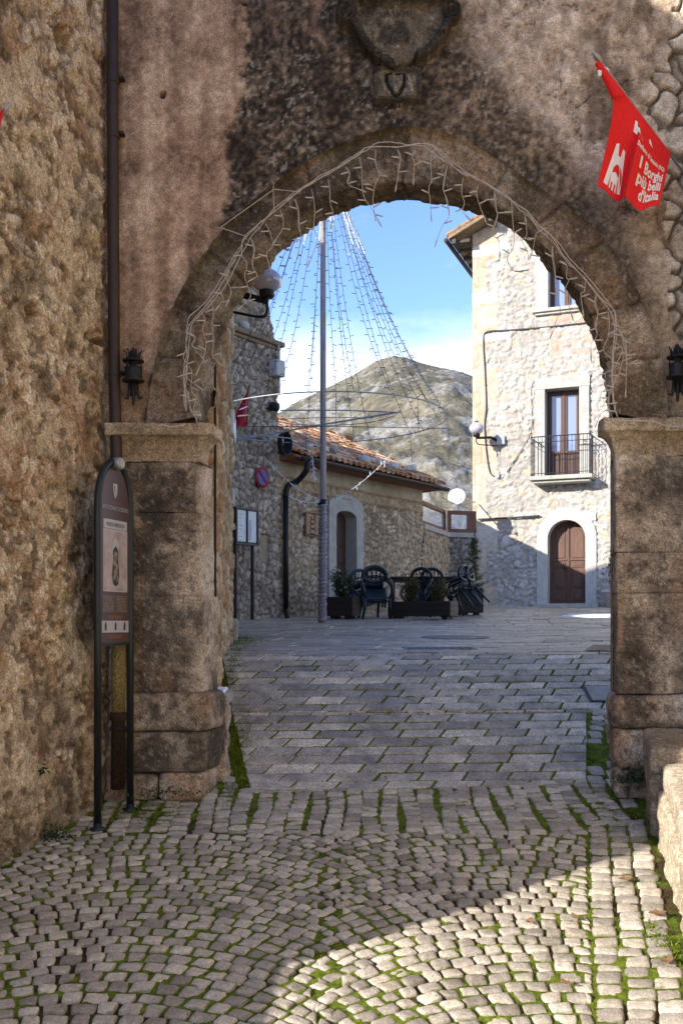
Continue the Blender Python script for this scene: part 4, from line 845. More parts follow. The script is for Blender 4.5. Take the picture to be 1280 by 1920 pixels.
# green patch by the house corner and along the wall foot
def mosspatch(cx_, cy_, rx, ry, n, seed, h=.035):
    r = np.random.default_rng(seed); X = cx_ + rx * r.normal(0, .5, n); Y = cy_ + ry * r.normal(0, .5, n); z = gz(X, Y) - .01; a = r.uniform(0, 6.28, n); wd = .006
    v = np.stack([np.stack([X - wd * np.cos(a), Y - wd * np.sin(a), z], 1), np.stack([X + wd * np.cos(a), Y + wd * np.sin(a), z], 1), np.stack([X + r.normal(0, .015, n), Y + r.normal(0, .015, n), z + h * r.uniform(.3, 1.1, n)], 1)], 1).reshape(-1, 3)
    setting(mk('grass_patch', v, np.arange(3 * n).reshape(n, 3), MOSSM, None, False, np.repeat(pal([lin(x) for x in ((66, 82, 22), (104, 122, 34), (128, 130, 50))], r.random(n)), 3, 0)), 'stuff')
mosspatch(-1.32, 12.2, .34, 1.4, 6000, 31, .03); mosspatch(-1.10, 9.6, .07, 1.4, 3000, 32, .025); mosspatch(-1.5, 7.15, .38, .22, 3000, 33, .025); mosspatch(-.85, 8.2, .10, .9, 3600, 34, .025); mosspatch(2.02, 8.1, .06, .6, 700, 35, .018); mosspatch(1.9, 7.2, .2, .3, 1500, 36, .02); mosspatch(1.64, 5.1, .05, .3, 700, 37, .025)
# iron covers and drains
def cover(px, py, rx, ry, label, cat, kind, rot=0.):
    X, Yc = gpx(px, py); z = float(gz(X, Yc)); t = thing('manhole_cover' if kind == 'disc' else 'drain_grate' if kind == 'grate' else 'stone_hatch', label, cat, (X, Yc, z)); sl = float(gz(X, Yc + .5) - gz(X, Yc - .5))
    fr = lambda u, w, o: (X + u * math.cos(rot) - w * math.sin(rot), Yc + u * math.sin(rot) + w * math.cos(rot), z + sl * (u * math.sin(rot) + w * math.cos(rot)) + o)
    m = MB()
    if kind == 'disc':
        g = np.linspace(0, 6.283, 29)[:-1]; v = [fr(rx * math.cos(q), rx * math.sin(q), .009) for q in g] + [fr((rx + .05) * math.cos(q), (rx + .05) * math.sin(q), .011) for q in g] + [fr((rx + .05) * math.cos(q), (rx + .05) * math.sin(q), -.03) for q in g]
        m.add(v, [tuple(range(28))]); m.build('lid', DARKM, t); m = MB(); m.add(v, [(28 + i, 28 + (i + 1) % 28, (i + 1) % 28, i) for i in range(28)] + [(56 + i, 56 + (i + 1) % 28, 28 + (i + 1) % 28, 28 + i) for i in range(28)]); m.build('rim', SLAB if 0 else DARKM, t)
    elif kind == 'grate':
        for k in range(9):
            u = -rx + 2 * rx * k / 8; m.add([fr(u - .02, -ry, .010), fr(u + .02, -ry, .010), fr(u + .02, ry, .010), fr(u - .02, ry, .010)], [(0, 1, 2, 3)])
        m.build('bars', DARKM, t); m = MB(); m.add([fr(-rx - .04, -ry - .04, .006), fr(rx + .04, -ry - .04, .006), fr(rx + .04, ry + .04, .006), fr(-rx - .04, ry + .04, .006)], [(0, 1, 2, 3)]); m.build('tray', IRON, t)
    else:
        for nm, s_, o, mt in (('rim', 1, .012, DARKM), ('lid', .88, .017, LIMEG)):
            m = MB(); v = [fr(-rx * s_, -ry * s_, o), fr(rx * s_, -ry * s_, o), fr(rx * s_, ry * s_, o), fr(-rx * s_, ry * s_, o)] + [fr(-rx * s_, -ry * s_, -.04), fr(rx * s_, -ry * s_, -.04), fr(rx * s_, ry * s_, -.04), fr(-rx * s_, ry * s_, -.04)]; m.add(v, [(0, 1, 2, 3), (0, 4, 5, 1), (1, 5, 6, 2), (2, 6, 7, 3), (3, 7, 4, 0)]); m.build(nm, mt, t)
cover(1140, 1303, .21, .17, 'square grey stone hatch in the paving beside the right foot of the gate', 'hatch', 'hatch', 0)
cover(853, 1196, .40, 0, 'round dark manhole cover in the middle of the square', 'manhole cover', 'disc')
cover(824, 1217, .36, .16, 'long dark drain grate in the paving in front of the round manhole cover', 'drain', 'grate', .1)
cover(1128, 1216, .10, .45, 'narrow pale drain slot in the paving near the right pier', 'drain', 'grate', -.35)
# melting snow
r = np.random.default_rng(4); t = np.linspace(0, 6.283, 60); Yc, Xc = 21.0, 5.55; m = MB()
for cx_, cy_, rx, ry in ((Xc, Yc, .85, .8), (Xc - .35, Yc - .45, .4, .35), (Xc + .6, Yc - .2, .7, .55)):
    rr2 = 1 + .35 * (fbm(np.cos(t) * 2 + cx_, np.sin(t) * 2 + cy_, oc=3, seed=9) - .5) * 2; v = []
    for k, s_ in enumerate((1, .92, .6, .0)): v.append(np.stack([cx_ + rx * rr2 * s_ * np.cos(t), cy_ + ry * rr2 * s_ * np.sin(t), gz(cx_ + rx * rr2 * s_ * np.cos(t), cy_ + ry * rr2 * s_ * np.sin(t)) + (-.01, .02, .035, .04)[k]], 1))
    v = np.concatenate(v); m.add(v, [(k * 60 + i, k * 60 + (i + 1) % 60, (k + 1) * 60 + (i + 1) % 60, (k + 1) * 60 + i) for k in range(3) for i in range(60)])
tag(m.build('snow_patch', SNOW, None, True), 'bright patch of melting snow on the square before the arched door', 'snow')
# fallen leaves
def leaf(px, py, label, rot, s=.07):
    X, Y = gpx(px, py); z = float(gz(X, Y)) + .022; m = MB(); ca, sa = math.cos(rot), math.sin(rot)
    o = [(-1, 0), (-.6, .35), (-.2, .42), (.1, .7), (.3, .35), (.75, .3), (1, 0), (.7, -.3), (.25, -.4), (-.1, -.65), (-.3, -.35), (-.65, -.3)]
    v = [(X + s * (a * ca - b * sa), Y + s * (a * sa + b * ca), z + .128 * s * (a * sa + b * ca) + .35 * s * abs(b) + .012 * a * a) for a, b in o] + [(X, Y, z + .004)]
    m.add(v, [(i, (i + 1) % 12, 12) for i in range(12)]); tag(m.build('fallen_leaf', DRYL), label, 'leaf', 'dry fallen leaves')
leaf(1172, 1657, 'dry brown leaf on the sunlit cobbles, the farthest of the fallen leaves', .3, .05); leaf(1078, 1730, 'curled brown leaf in the middle of the sunlit cobbles', 1.8, .038); leaf(1232, 1723, 'long dry leaf lying close to the bench foot', .2, .055); leaf(992, 1738, 'small tan leaf on sunlit cobbles, leftmost of the fallen leaves', 1.1, .036); leaf(1062, 1855, 'dark scrap of leaf low in the sunlit cobbles', 2.4, .035); leaf(1250, 1812, 'crumpled leaf beside a mossy clump by the bench', .6, .045)
# ================================================================ buildings round the square
def rubble(U, Z, sx, sz, seed, cols, mort, hst=.05, ed=(.04, .24), warp=1.2, mvar=.3, n3s=14):
    w1 = fbm(U * 2.3, Z * 2.3, oc=3, seed=seed + 1); w2 = fbm(U * 2.3, Z * 2.3, oc=3, seed=seed + 2); n3 = fbm(U * n3s, Z * n3s, oc=3, seed=seed + 3); n1 = fbm(U * .8, Z * .8, oc=4, seed=seed + 4)
    w3 = fbm(U * 8, Z * 8, oc=3, seed=seed + 11); w4 = fbm(U * 8, Z * 8, oc=3, seed=seed + 12); x, z = U * sx + (w1 - .5) * warp + (w3 - .5) * .8, Z * sz + (w2 - .5) * warp + (w4 - .5) * .8; row = np.floor(z * .5); x = x + .37 * row
    f1, f2, ia, ib = voro(x, z, seed, .9); st = sm(ed[0], ed[1], f2 - f1); a = hsh(ia, ib, ia * 0 + 1); b = hsh(ia, ib, ia * 0 + 2)
    c = pal([lin(k) for k in cols], a * .95 + .3 * (n3 - .5)) * (.86 + .28 * b[..., None]); mc = np.array(lin(mort)) * (1 - mvar + 2 * mvar * n3[..., None])
    c = mc * (1 - st[..., None]) + c * st[..., None]; c = desat(c * (.8 + .4 * n1[..., None]), .15)
    h = hst * st * (.35 + .65 * b) + .25 * hst * (n3 - .5) + hst * .4 * (fbm(U * 5, Z * 5, oc=2, seed=seed + 7) - .5); return h, c
rect = lambda a, b, c_, d: (lambda u, z: (u > a) & (u < b) & (z > c_) & (z < d))
# ---------------------------------------------------------------- pale house at the right
wh = thing('stone_house', 'tall pale rubble stone house in full sun with a balcony and an arched door', 'house', (7, 28.6, .5))
wz = lambda px, py, n=0: WH.px(px, py, n)
uL = wz(886, 700)[0]; U0, U1 = uL, 9.0
# openings: french window, upper window, door
FW = (*sorted((wz(1022, 800)[0], wz(1086, 800)[0])), wz(1055, 893)[1], wz(1055, 728)[1])
UW = (wz(1028, 500)[0], wz(1028, 500)[0] + (FW[1] - FW[0]) * 1.02, wz(1055, 577)[1], wz(1055, 577)[1] + 2.1)
dc, dw, dzs, dzb = wz(1062, 1010)[0], (wz(1098, 1010)[0] - wz(1027, 1010)[0]) / 2, wz(1062, 1010)[1], wz(1062, 1132)[1]
def wface(U, Z):
    h, c = rubble(U, Z, 3.9, 5.8, 301, ((172, 166, 157), (184, 178, 169), (196, 190, 182), (174, 163, 148), (190, 184, 175)), (168, 161, 150), .065, (.03, .3), 1.6, .10)
    q = sm(uL + .62 + .16 * np.sign(np.sin(Z * 2.9)), uL + .55 + .16 * np.sign(np.sin(Z * 2.9)), U)           # corner blocks
    f1, f2, ia, ib = voro(U * .9 + .3, Z * 1.7, 77, .25); rid = hsh(ia, ib, ia * 0 + 4); qc = pal([lin(k) for k in ((184, 168, 146), (192, 180, 162), (186, 160, 132), (196, 188, 176))], rid)
    jt = sm(.05, .0, f2 - f1); h = h * (1 - q) + q * (.035 - .025 * jt + .012 * (fbm(U * 9, Z * 9, oc=3, seed=320) - .5)); c = c * (1 - q[..., None]) + qc * q[..., None]
    br = rect(UW[0] + .05, UW[1] + .9, wz(1050, 668)[1], wz(1050, 592)[1])(U, Z) * sm(.42, .5, fbm(U * 1.5, Z * 2.5, oc=3, seed=330) + .08); rows = np.abs(np.sin(Z * math.pi / .072)); bc = mix(np.broadcast_to(np.array(lin((178, 150, 132))), c.shape), lin((172, 162, 150)), sm(.5, .25, rows)); bc = mix(bc, lin((190, 120, 84)), sm(.66, .72, fbm(U * 5, Z * 9, oc=3, seed=331)) * .7); c = c * (1 - br[..., None] * .85) + bc * br[..., None] * .85; h = h * (1 - br) + br * (.02 + .012 * sm(.2, .5, rows))
    for k, (px, py, ru, rz) in enumerate(((925, 632, .5, .10), (915, 470, .55, .15), (908, 560, .4, .16))):
        u, z = wz(px, py); s_ = sm(1.06, .96, np.maximum(np.abs(U - u) / ru, np.abs(Z - z) / rz)); c = mix(c, lin((206, 202, 194)), s_ * .9); h = h * (1 - s_) + .05 * s_
    o = hsh(np.floor(U * 3.1), np.floor(Z * 4.3), np.floor(U * 0)); c = c * .90; c = mix(c, lin((196, 172, 140)), (fbm(U * 2.8, Z * 3.6, oc=3, seed=340) > .70) * .6)
    return h, c
def arch_in(u, z, c_, w, zs): return (np.abs(u - c_) < w) & ((z < zs) | (np.hypot(u - c_, (z - zs) * (w / (wz(1062, 975)[1] - dzs))) < w))
wmask = lambda u, z: ~((z > 11.6 + .46 * (u - uL)) | rect(*[FW[0] - .04, FW[1] + .04, FW[2], FW[3] + .04])(u, z) | rect(UW[0] - .04, UW[1] + .04, UW[2], UW[3])(u, z) | arch_in(u, z, dc, dw + .05, dzs))
rough_wall('wall', wh, RUBBLE, WH, rng_(U0, 4.2, .034), rng_(.1, 12.3, .034), wface, wmask)
m = MB(); wc = lin((214, 206, 192)); m.fbox(WH, U0 + .0, U0 + .02, .1, 11.55, -8, .0, wc); m.fbox(WH, 4.2, U1, .1, 12.3, -8, .03, wc); m.fbox(WH, U0, U1, .1, 11.6, -8.1, -8, wc); m.fbox(WH, U0 + .03, 4.19, .1, 11.6, -.60, -.56, wc); m.build('wall_core', RUBBLE, wh, col=True)
# roof eaves
m = MB(); 
ZV = lambda u: 11.62 + .46 * (u - uL)
m.poly(WH, [(uL - .58, ZV(uL - .58)), (uL + 6, ZV(uL + 6)), (uL + 6, ZV(uL + 6) + .10), (uL - .58, ZV(uL - .58) + .10)], -8.5, .62, lin((132, 112, 90))); roof = m.build('roof', TILE, wh, col=True)
m = MB()
for k in range(14):
    for n in (.55, .30, .05): a, b = uL - .66 + k * .42, uL - .66 + k * .42 + .46; m.tube(WH.W([a, b], [ZV(a) + .17, ZV(b) + .155], [n, n]), [.075, .062], 8, pal([lin(x) for x in ((140, 112, 86), (164, 136, 106), (182, 164, 138))], A(R.random())))
m.build('tiles', TILE, roof, True, col=True)
for n in (.40, -.3, -1.0, -1.7, -2.4): m = MB(); m.fbox(WH, uL - .54, uL, ZV(uL - .54) - .09, ZV(uL - .54) + .0, n - .12, n); m.build('rafter', OLDW, roof)
for u in (uL - .5, uL + .6, uL + 1.7): m = MB(); m.fbox(WH, u, u + .12, ZV(u) - .16, ZV(u) - .02, .0, .55); m.build('rafter', OLDW, roof)
m = MB(); m.tube(WH.W([uL - .66] * 2, [ZV(uL - .66) + .02] * 2, [.60, -6]), .065, 10); m.build('gutter', PIPE, wh, True)
def wbox(name, mat, u0, u1, z0, z1, n0, n1, par=wh, bevel=.012): m = MB(); m.fbox(WH, u0, u1, z0, z1, n0, n1); return m.build(name, mat, par, bevel=bevel)
def casement(name, u0, u1, z0, z1, rail, par=wh):
    fw = .075; n0 = -.30
    g = wbox(name, DARKW, u0, u0 + fw, z0, z1, n0 - .08, n0, par); mid = (u0 + u1) / 2
    m = MB(); m.fbox(WH, u1 - fw, u1, z0, z1, n0 - .08, n0); m.fbox(WH, u0 + fw, u1 - fw, z1 - fw, z1, n0 - .08, n0); m.build('frame', DARKW, g)
    m = MB()
    for a, b in ((u0 + fw, mid - .03), (mid + .03, u1 - fw)):
        s_ = .055
        m.fbox(WH, a + .002, a + s_, z0, z1 - fw, n0 - .07, n0 + .02); m.fbox(WH, b - s_, b - .002, z0, z1 - fw, n0 - .07, n0 + .02); m.fbox(WH, a + s_, b - s_, z1 - fw - s_, z1 - fw - .002, n0 - .07, n0 + .018)
        if rail: m.fbox(WH, a + s_, b - s_, z0, z0 + rail, n0 - .07, n0 - .01); m.fbox(WH, a + s_ + .05, b - s_ - .05, z0 + .1, z0 + rail - .08, n0 - .07, n0 + .01); m.fbox(WH, a + s_, b - s_, z0 + rail, z0 + rail + .06, n0 - .07, n0 + .018)
    m.fbox(WH, mid - .03, mid + .03, z0, z1 - fw, n0 - .06, n0 + .045); m.build('sashes', DARKW, g, bevel=.006)
    for a, b in ((u0 + fw, mid - .03), (mid + .03, u1 - fw)):
        m = MB(); m.fbox(WH, a + .05, b - .05, z0 + (rail or 0), z1 - fw - .04, n0 - .045, n0 - .035); m.build('pane', GLASSB, g)
    return g
fwin = casement('french_window', *FW, .72); uwin = casement('window', *UW, 0)
# stone surrounds
s0 = wz(1004, 800)[0]; s1 = wz(1105, 800)[0]; zt_ = wz(1055, 707)[1]
m = MB(); m.fbox(WH, s0, FW[0], FW[2], FW[3], -.32, .085); m.fbox(WH, FW[1], s1, FW[2], FW[3], -.32, .085); m.fbox(WH, s0 - .02, s1 + .02, FW[3], zt_, -.32, .09); m.build('window_surround', LIMEG, fwin, bevel=.012)
m = MB(); m.fbox(WH, UW[0] - .36, UW[0], UW[2], UW[3], -.32, .08); m.fbox(WH, UW[1], UW[1] + .36, UW[2], UW[3], -.32, .08); m.fbox(WH, UW[0] - .36, UW[1] + .36, UW[3], UW[3] + .3, -.32, .085); m.build('window_surround', LIME, uwin, bevel=.012)
m = MB(); m.fbox(WH, UW[0] - .45, UW[1] + .45, UW[2] - .10, UW[2], -.3, .20); m.fbox(WH, UW[0] - .38, UW[1] + .38, UW[2] - .17, UW[2] - .10, 0, .13); m.build('window_sill', LIMEG, uwin, bevel=.015)
# balcony
bal = wh; b0, b1 = wz(992, 898, .6)[0], wz(1110, 898, .6)[0]; bz = wz(1050, 893, .3)[1]
m = MB(); m.fbox(WH, b0, b1, bz - .12, bz, 0, .62); m.fbox(WH, b0 + .08, b1 - .08, bz - .20, bz - .12, 0, .52); bslab = m.build('balcony', LIMEG, wh, bevel=.02)
zr = bz + 1.12
m = MB(); m.tube(WH.W([b0 + .04, b0 + .04, b1 - .04, b1 - .04], [zr] * 4, [.0, .57, .57, 0]), .017, 6); m.tube(WH.W([b0 + .04, b0 + .04, b1 - .04, b1 - .04], [zr - .16] * 4, [.0, .57, .57, 0]), .011, 6); m.tube(WH.W([b0 + .04, b0 + .04, b1 - .04, b1 - .04], [bz + .07] * 4, [.0, .57, .57, 0]), .011, 6); rl = m.build('railing', DARKM, bslab)
m = MB()
for k in range(17): u = b0 + .04 + (b1 - b0 - .08) * k / 16; m.tube(WH.W([u, u], [bz, zr], [.57, .57]), .008 if k % 4 else .012, 5)
for u in (b0 + .04, b1 - .04):
    for n in (.12, .26, .40): m.tube(WH.W([u, u], [bz, zr], [n, n]), .010, 5)
m.build('bars', DARKM, bslab)
for u in (b0 + .25, b1 - .25):
    m = MB(); t = np.linspace(0, 1, 10); m.tube(WH.W(u + .06 * np.sin(t * 6.3), zr - .16 - .05 * np.sin(t * 9), .5 - .4 * t), .010, 5); m.build('ornament', DARKM, bslab)
# arched door
zc_ = wz(1062, 975)[1]; arcp = lambda w, dz, n=30: [(dc + w * math.cos(t), dzs + (zc_ - dzs + dz) * math.sin(t)) for t in np.linspace(math.pi, 0, n)]
so_ = (wz(1115, 1010)[0] - wz(1004, 1010)[0]) / 2
inn = [(dc - dw, dzb)] + arcp(dw, 0) + [(dc + dw, dzb)]; out = [(dc - so_, dzb)] + arcp(so_, wz(1062, 952)[1] - zc_) + [(dc + so_, dzb)]
m = MB(); m.ring(WH, inn, out, -.40, .075); ds = m.build('door_surround', LIME, wh)
m = MB(); m.poly(WH, inn, -.42, -.34); door = m.build('door', DOORW, wh)
m = MB(); m.fbox(WH, dc - .03, dc + .03, dzb, zc_ - .02, -.34, -.30)
zj = [dzb + .08, dzb + .38, dzb + .46, dzb + .98, dzb + 1.05, dzb + 1.22, dzb + 1.30]
for s_ in (-1, 1):
    for z0, z1 in ((dzb + .10, dzb + .36), (dzb + .46, dzb + .98), (dzb + 1.06, dzb + 1.22)):
        a, b = sorted((dc + s_ * .10, dc + s_ * (dw - .10))); m.fbox(WH, a, b, z0, z1, -.34, -.315); m.fbox(WH, a + .05, b - .05, z0 + .05, z1 - .05, -.315, -.300)
    tp_ = [(dc + s_ * .10, dzb + 1.34), (dc + s_ * (dw - .10), dzb + 1.34)] + [(dc + s_ * max((dw - .10) * math.cos(t), .10), dzs + (zc_ - dzs - .12) * math.sin(t)) for t in np.linspace(0, math.pi / 2 - .12, 10)]
    m.poly(WH, tp_, -.34, -.318)
    m.fbox(WH, *sorted((dc + s_ * .04, dc + s_ * (dw - .01))), dzb, dzb + .06, -.34, -.312); m.fbox(WH, *sorted((dc + s_ * .04, dc + s_ * (dw - .01))), dzb + 1.26, dzb + 1.31, -.34, -.305)
m.build('door_panels', DOORW, door, bevel=.008)
m = MB(); m.lathe(WH.W(dc - .10, dzb + 1.05, -.31), [(.02, 0), (.035, .03), (.01, .06)], 10, ax=(*WH.n, 0)); m.build('handle', DARKM, door, True)
wbox('door_step', LIMEG, dc - so_ - .08, dc + so_ + .08, dzb - .17, dzb, -.4, .32)
# things fixed on the facade
hn = thing('number_plate', 'small white house number plate beside the arched door', 'number plate', WH.W(*wz(1110, 969), .06)); u, z = wz(1110, 969)
m = MB(); m.fbox(WH, u - .11, u + .11, z - .11, z + .11, .05, .075); pl_ = m.build('plate', WHITE, hn, bevel=.006)
v, f = text2d('3', .17); m = MB(); m.add(WH.W(v[:, 0] + u, v[:, 1] + z - .06, .079), f); m.build('digit', SIGND, pl_)
def wtube(name, pts, r, mat, label, cat, n=.06, par=None):
    q = crom([WH.W(*wz(x, y, n), n) for x, y in pts], 8 * len(pts)); m = MB(); m.tube(q, r, 6); o = m.build(name, mat, par, True); return tag(o, label, cat) if par is None else o
wtube('power_cable', [(1112, 603), (1060, 609), (1000, 615), (950, 619), (912, 622), (906, 640), (909, 700), (911, 760), (908, 800), (912, 850), (918, 885), (926, 893)], .020, CABLEG, 'grey power cable looping across and down the corner of the sunlit house', 'cable')
wtube('telephone_wire', [(1128, 900), (1110, 700), (1106, 715), (1107, 810)][1:], .012, CABLEG, 'thin wire beside the balcony window frame', 'wire')
wtube('telephone_wire', [(1003, 712), (996, 730), (997, 800), (985, 830), (950, 885)], .010, CABLEG, 'thin slanting wire left of the balcony window', 'wire')
wtube('wall_bar', [(896, 974), (930, 972), (970, 970), (1012, 967)], .028, DARKM, 'horizontal metal bar on the house wall left of the arched door', 'bar', .12)
jb = wtube('junction_box', [(932, 893), (936, 893)], .085, GREY, 'small round junction box on the house wall below the lamp', 'junction box')
def globe_lamp(name, label, base, foot, r, mats, squash=.85):
    t = thing('globe_lamp', label, 'street lamp', foot, 'globe lamps'); base = np.array(base); foot = np.array(foot); fl_ = foot - base
    m = MB(); m.tube([foot, foot + A(0, 0, -.02) - fl_ * .3, base + A(0, 0, -r * squash - .10), base + A(0, 0, -r * squash - .02)], [.045, .04, .035, .05], 8); m.tube(crom([foot + A(0, 0, -.16), base + fl_ * .18 + A(0, 0, -r - .20), base + A(0, 0, -r * squash - .22), base + A(0, 0, -r * squash - .06)], 20), .016, 6); m.build('arm', IRON, t, True)
    m = MB(); m.lathe(base + A(0, 0, -r * squash), [(r * .42, -.06), (r * .5, -.04), (r * .5, .03), (r * .45, .05)], 20); m.build('collar', IRON, t, True)
    g = np.linspace(-1.25, 1.4, 18); m = MB(); m.lathe(base, [(r * math.cos(a), r * squash * math.sin(a)) for a in g], 28); m.build('globe', mats, t, True)
    m = MB(); m.lathe(base + A(0, 0, r * squash * .97), [(r * .3, 0), (r * .3, .03), (r * .1, .05)], 14); m.build('cap', DARKM, t)
fo = WH.W(*wz(932, 826), .05); ba = WH.W(wz(900, 806, .45)[0], wz(893, 806, .6)[1], .62)
globe_lamp('globe_lamp', 'round globe lamp on the corner of the pale sunlit house', P(893, 803, 28.9), fo, .21, GLOBE)
wb = thing('wall_box', 'small pale square box behind the globe lamp on the sunlit house', 'box', fo); u, z = wz(941, 826); m = MB(); m.fbox(WH, u - .13, u + .10, z - .13, z + .13, .03, .14); m.build('case', GREY, wb, bevel=.01); m = MB(); m.fbox(WH, u - .10, u + .07, z - .10, z + .10, .14, .152); m.build('lid', GREY, wb, bevel=.006)
dsh = thing('satellite_dish', 'white satellite dish on an arm at the corner of the sunlit house', 'satellite dish', P(858, 940, 28.4)); o = P(856, 931, 28.2); ax = A(-.25, -.9, .35)
m = MB(); m.lathe(o, [(.01, -.07), (.10, -.065), (.18, -.045), (.25, 0), (.255, .006), (.18, -.035), (.09, -.053), (.005, -.058)], 24, ax=ax); m.build('reflector', WHITE, dsh, True)
m = MB(); m.tube([o - ax * .07, P(862, 945, 28.4), P(890, 941, 29.5)], .02, 6); m.tube([P(860, 945, 28.35), P(860, 965, 28.35)], .02, 6); m.build('bracket', GALV, dsh); m = MB(); m.tube([o + A(.05, -.05, -.24), o + A(.08, -.30, -.12)], .012, 6); m.lathe(o + A(.08, -.30, -.12), [(.03, -.04), (.035, .04), (.01, .05)], 10); m.build('receiver', GREY, dsh)
pot = thing('flower_pot', 'pale pot with a dry plant right of the arched door', 'flower pot', WH.W(wz(1146, 1139, .4)[0], .5, .4)); o = WH.W(wz(1146, 1139, .4)[0], float(gz(7.5, 28)) + .0, .42); m = MB(); m.lathe(o, [(.16, 0), (.24, .40), (.27, .41), (.27, .47), (.22, .47), (.20, .42)], 20); m.build('pot', POTM, pot, True)
r = np.random.default_rng(5); m = MB(); 
for k in range(5): m.tube([o + A(0, 0, .4), o + A(*(r.normal(0, .06, 2)), .9), o + A(*(r.normal(0, .12, 2)), 1.35)], .008, 5)
pt_ = m.build('stems', STEM, pot); v, f = leaves(o + A(0, 0, 1.0) + r.normal(0, 1, (60, 3)) * A(.12, .1, .28), .09, 4); mk('foliage', v, f, LEAFR, pot)
# ---------------------------------------------------------------- low house with the tiled roof
lh = thing('low_house', 'low stone house with a rough terracotta tiled roof and an arched door', 'house', (.5, 23, .2))
tz = lambda px, py, n=0: TW.px(px, py, n)
uA, uB = tz(519, 900)[0], tz(790, 950)[0]; TA = uA
ZE = 3.42; sch = tz(645, 917)[1]
STC = ((150, 128, 100), (176, 154, 122), (196, 176, 146), (164, 140, 108), (184, 166, 138))
d0, d1, dzt, dzl = tz(626, 1000)[0], tz(664, 1000)[0], tz(645, 958)[1], .12
def lface(U, Z):
    h, c = rubble(U, Z, 6.0, 7.6, 401, STC, (128, 108, 82), .050, (.02, .3), 1.5)
    top = sm(sch - .02, sch + .02, Z); pc = pal([lin(k) for k in ((148, 134, 112), (170, 156, 132), (184, 170, 148))], .5 + 1.2 * (fbm(U * 1.5, Z * 2, oc=4, seed=411) - .5)); c = c * (1 - top[..., None]) + pc * top[..., None]; h = h * (1 - top) + top * .025
    for zz, t_ in ((sch, .035), (sch - .22, .03)):
        s_ = sm(t_, t_ * .7, np.abs(Z - zz)); h = h + .05 * s_; c = mix(c, lin((150, 124, 90)), s_ * .8)
    fr_ = rect(-9, 9, sch - .20, sch - .02)(U, Z); b = sm(.03, .10, np.abs(((U * 7) % 1) - .5)); c = c * (1 - .5 * fr_[..., None]) + .5 * fr_[..., None] * np.array(lin((180, 158, 122))) * (.8 + .2 * b[..., None])
    return h, c
lmask = lambda u, z: ~(rect(d0 - .04, d1 + .04, -1, dzt - .02)(u, z))
rough_wall('wall', lh, RUBBLE, TW, rng_(uA - .1, uB, .026), rng_(-.1, ZE + .02, .026), lface, lmask)
m = MB(); wc = lin((160, 138, 108)); m.fbox(TW, uA, uA + .05, -.1, ZE, -4.5, -.02, wc); m.fbox(TW, uB - .06, uB - .01, -.1, ZE, -4.5, 0, wc); m.fbox(TW, uA, uB, -.1, ZE, -.62, -.58, wc); m.poly(Fr(TW.W(uB - .03, 0, 0)[:2], -TW.n), [(0, ZE), (3.0, ZE + 1.40), (4.5, ZE + .7), (4.5, ZE)], -.02, .02, wc); m.build('wall_core', RUBBLE, lh, col=True)
# door with segmental stone surround
t9 = np.linspace(math.pi, 0, 13); dm, dh = (d0 + d1) / 2, (d1 - d0) / 2
inn = [(d0, dzl)] + [(dm + dh * math.cos(a), dzt - .16 + .16 * math.sin(a)) for a in t9] + [(d1, dzl)]
out = [(d0 - .27, dzl)] + [(dm + (dh + .27) * math.cos(a), dzt + .05 + .30 * math.sin(a) ** .8) for a in t9] + [(d1 + .27, dzl)]
m = MB(); m.ring(TW, inn, out, -.30, .07); m.build('door_surround', LIMEG, lh)
m = MB(); m.poly(TW, inn, -.30, -.24); dr_ = m.build('door', DARKW, lh)
m = MB(); m.fbox(TW, dm - .02, dm + .02, dzl, dzt - .02, -.24, -.21)
for s_ in (-1, 1):
    a, b = sorted((dm + s_ * .06, dm + s_ * (dh - .06)))
    for k in range(5): m.fbox(TW, a, b, dzl + .12 + k * .38, dzl + .42 + k * .38, -.24, -.22)
m.build('door_panels', DARKW, dr_, bevel=.008); m = MB(); m.tube(TW.W([dm + .07] * 2, [dzl + .95, dzl + 1.1], [-.20, -.20]), .012, 6); m.build('handle', GALV, dr_)
# roof: rows of curved tiles
rn0, rn1, rz1 = .42, -3.0, 5.02; ru0, ru1 = uA + .05, tz(832, 912, .42)[0]
sl = A(rn1 - rn0, rz1 - ZE); sL = float(np.hypot(*sl)); TC = [lin(k) for k in ((118, 90, 66), (180, 118, 74), (206, 142, 90), (216, 160, 110), (196, 178, 150), (152, 106, 72))]
m = MB(); m.poly(Fr(TW.W(ru0, 0, 0)[:2], -TW.n), [(-rn0, ZE - .02), (-rn1, rz1 - .02), (-rn1 + 2, rz1 - 1.0), (-rn1 + 2, ZE - .3), (-rn0, ZE - .10)], 0, ru1 - ru0, lin((140, 96, 66))); roof = m.build('roof', TILE, lh, col=True)
m = MB(); r = np.random.default_rng(17); k = 0; u = ru0 + .08
while u < ru1:
    for j in range(9):
        for kind in (0, 1):
            s0_, s1_ = j * .40 - .06, j * .40 + .44; s1_ = min(s1_, sL); uu = u + (.105 if kind else 0) + r.normal(0, .008); t_ = np.linspace(0, math.pi, 7); rr3 = .078 * r.uniform(.92, 1.08); col = desat(pal(TC, np.clip(A(r.normal(.58, .30)), 0, 1)), .16, 1.15) * r.uniform(.65, 1.1)
            lift = .03 + .02 * r.random(); vs = []
            for s_, sc, lf in ((s0_, 1.08, lift + .014), (s1_, .88, lift)):
                n_ = rn0 + sl[0] * s_ / sL; z_ = ZE + sl[1] * s_ / sL + (lf if not kind else lf - .01); vs.append(TW.W(uu + rr3 * sc * np.cos(t_), z_ + (1 if not kind else -1) * rr3 * .8 * sc * np.sin(t_) + (.0 if not kind else .05), n_))
            V_ = np.concatenate(vs); m.add(V_, [(i, i + 1, 8 + i, 7 + i) for i in range(6)], col)
    u += .21
